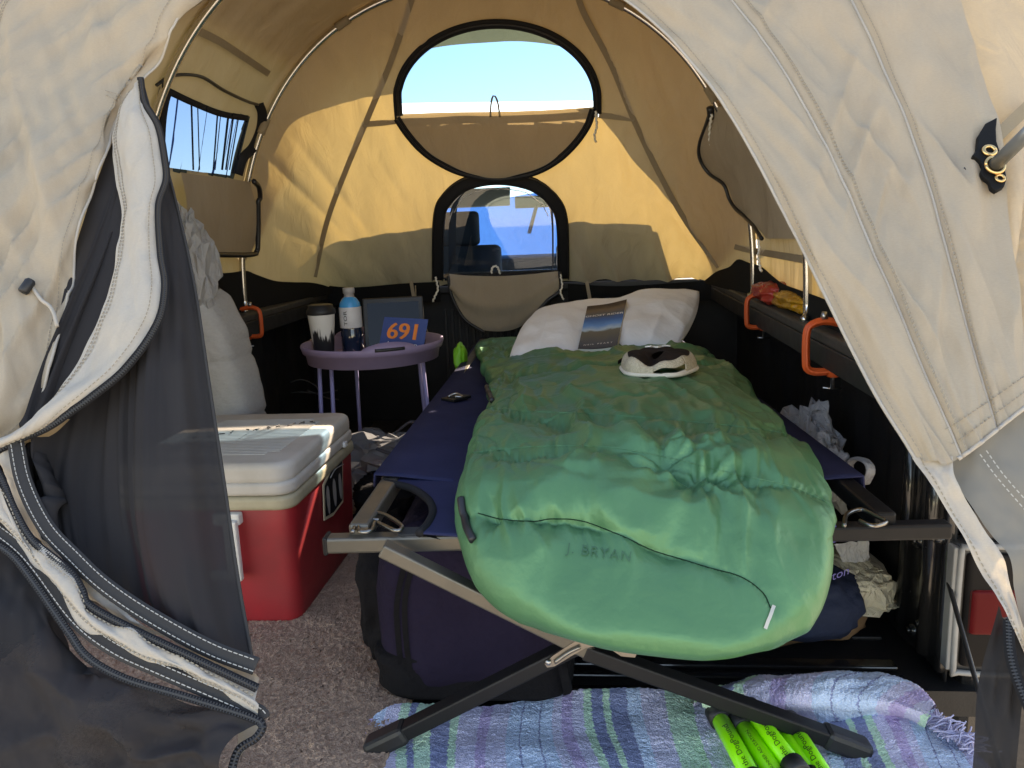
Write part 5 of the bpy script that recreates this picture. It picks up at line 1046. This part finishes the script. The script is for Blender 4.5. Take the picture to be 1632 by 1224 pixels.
wp_ = aZ(615, 752, .02); Gp = disp(np.array([[wp_+np.array([x, y, 0]) for y in np.linspace(-.07, .07, 16)] for x in np.linspace(-.06, .06, 16)]), lambda u, v, P: .008*fbm(P*18, 2, 2)); pp = MB().grid(Gp).build('paper_sheet', mat('paper_white', (.55, .54, .54), .9)); pp['label'] = 'white paper sheet on the floor left of the navy cot'; pp['category'] = 'paper'
gi = MB().grid(crumple((-.45, 2.74, .405), (.04, .08, .085), 49, 30, .35, .6), closed_v=True).build('green_pouch', mat('lime', (.16, .50, .03), .5)); gi['label'] = 'small lime green pouch between tray table and sleeping bag head'; gi['category'] = 'pouch'
hs = MB().grid(crumple((-.30, 1.56, .33), (.13, .13, .06), 55, 40, .25, .6), closed_v=True) if False else None
# ---- folded white mattress pad with a plastic bag on top
MP = mat('quilted_white', (.44, .435, .42), .95, bump=[(70, .5, .006)], var=.12, vscale=60, stretch=(1, 1, 2.2))
mat_t = thing('mattress_pad', 'white quilted pad rolled upright against the left bed wall', 'mattress pad', (-1.07, 2.2, 0))
zs_ = np.linspace(0, .70, 90); rows = []
for z in zs_:
    puff_ = 1-.05*sum(math.exp(-((z-q)/.010)**2) for q in (.17, .33, .505)); xe = np.interp(z, [0, .36, .45, .58, .68, .70], [-.965, -.975, -.99, -1.012, -1.055, -1.085]); xc = (xe-1.225)/2; w = (xe+1.225)/2*puff_
    rows.append([(xc+w*math.copysign(abs(math.cos(a))**.45, math.cos(a)), 2.22+.10*puff_*math.copysign(abs(math.sin(a))**.5, math.sin(a)), z) for a in np.linspace(0, 2*math.pi, 90, endpoint=False)])
Gm_ = np.array(rows); Gm_ = disp(Gm_, lambda u, v, P: .004*fbm(P*9, 2, 5)+.0008*np.sin(P[:, 2]*130+P[:, 0]*160+P[:, 1]*120)); b = MB().grid(Gm_, closed_v=True); b.f.append(tuple(89*90+i for i in range(90))); b.build('quilt', MP, mat_t)
plastic('white_bag', 'white plastic bag crumpled on top of the quilted pad', (-1.125, 2.16, .79), (.14, .16, .28), 61, amp=.5, fr=4, power=.75)
# ---- snack bag on the rail
sn = thing('snack_bag', 'red and yellow snack bag lying on the right bed rail', 'snack bag', (.55, 2.45, .6))
Y1 = mat('foil_yellow', (.72, .36, .02), .28, bump=[(60, .6, .01)], var=.5, vscale=18, col2=(.16, .06, .01)); R1 = mat('foil_red', (.42, .035, .02), .28, bump=[(60, .6, .01)], var=.4, vscale=22)
MB().grid(crumple((.565, 2.20, .622), (.11, .34, .05), 71, 60, .3, .75, fr=4, ridge=.5), closed_v=True).build('yellow_end', Y1, sn)
MB().grid(crumple((.555, 2.42, .626), (.12, .20, .06), 72, 60, .3, .75, fr=4, ridge=.5), closed_v=True).build('red_end', R1, sn)

# ---- neon tubes on the blanket
NEON = mat('neon_green', (.30, 1.0, .015), .45, coat=.3, emis=None); CLR = screen_mat('tube_clear', (.9, .9, .9), .95, (.97, 1, .97), gloss=1, rough=.05)
tubes = [((1143, 1138), (1203, 1248), 'the DogPound', 'neon green tube with black cap, leftmost on the striped blanket'), ((1178, 1150), (1246, 1250), 'RUNNER AID STATION', 'neon green tube with black cap, second from the left on the blanket'),
         ((1196, 1131), (1268, 1226), 'the DogPound', 'neon green tube capped black at both ends, third on the blanket'), ((1230, 1140), (1296, 1240), '', 'narrow neon green tube tucked beside the third one on the blanket'), ((1258, 1152), (1322, 1252), 'the DogPound', 'neon green tube with black cap, rightmost beside the cot foot')]
for k, (a, c, s_, lab) in enumerate(tubes):
    zz = .044+(.012 if k == 2 else 0); A_, C_ = aZ(*a, zz), aZ(*c, zz); u = _n(C_-A_); rad = .0165 if k != 3 else .012
    t = thing('neon_tube', lab, 'tube', tuple(A_), 'neon tubes on the blanket')
    b = MB().tube([A_+u*.008, A_+u*.010, C_-u*.010, C_-u*.008], [rad*.6, rad*.88, rad*.88, rad*.6], 16).build('core', NEON, t)
    sl = MB().tube([A_, C_], rad, 18, caps=False).build('sleeve', CLR, t)
    MB().tube([A_-u*.010, A_-u*.008, A_+u*.020, A_+u*.0205], [rad*.9, rad*1.12, rad*1.12, rad*.9], 18).build('cap', RUBBER, t)
    MB().tube([C_-u*.014, C_-u*.012, C_+u*.012, C_+u*.014], [rad*.9, rad*1.12, rad*1.12, rad*.9], 18).build('cap', RUBBER, t)
    if s_:
        bvt = bvh_of(sl); rot = math.degrees(math.atan2(c[1]-a[1], a[0]-c[0])); fr_ = .46; cx_, cy_ = a[0]+(c[0]-a[0])*fr_, a[1]+(c[1]-a[1])*fr_
        decal(t, bvt, s_, (cx_+2, cy_-1), 74, INKB, rot=rot, lift=.0006, hscale=1.0)
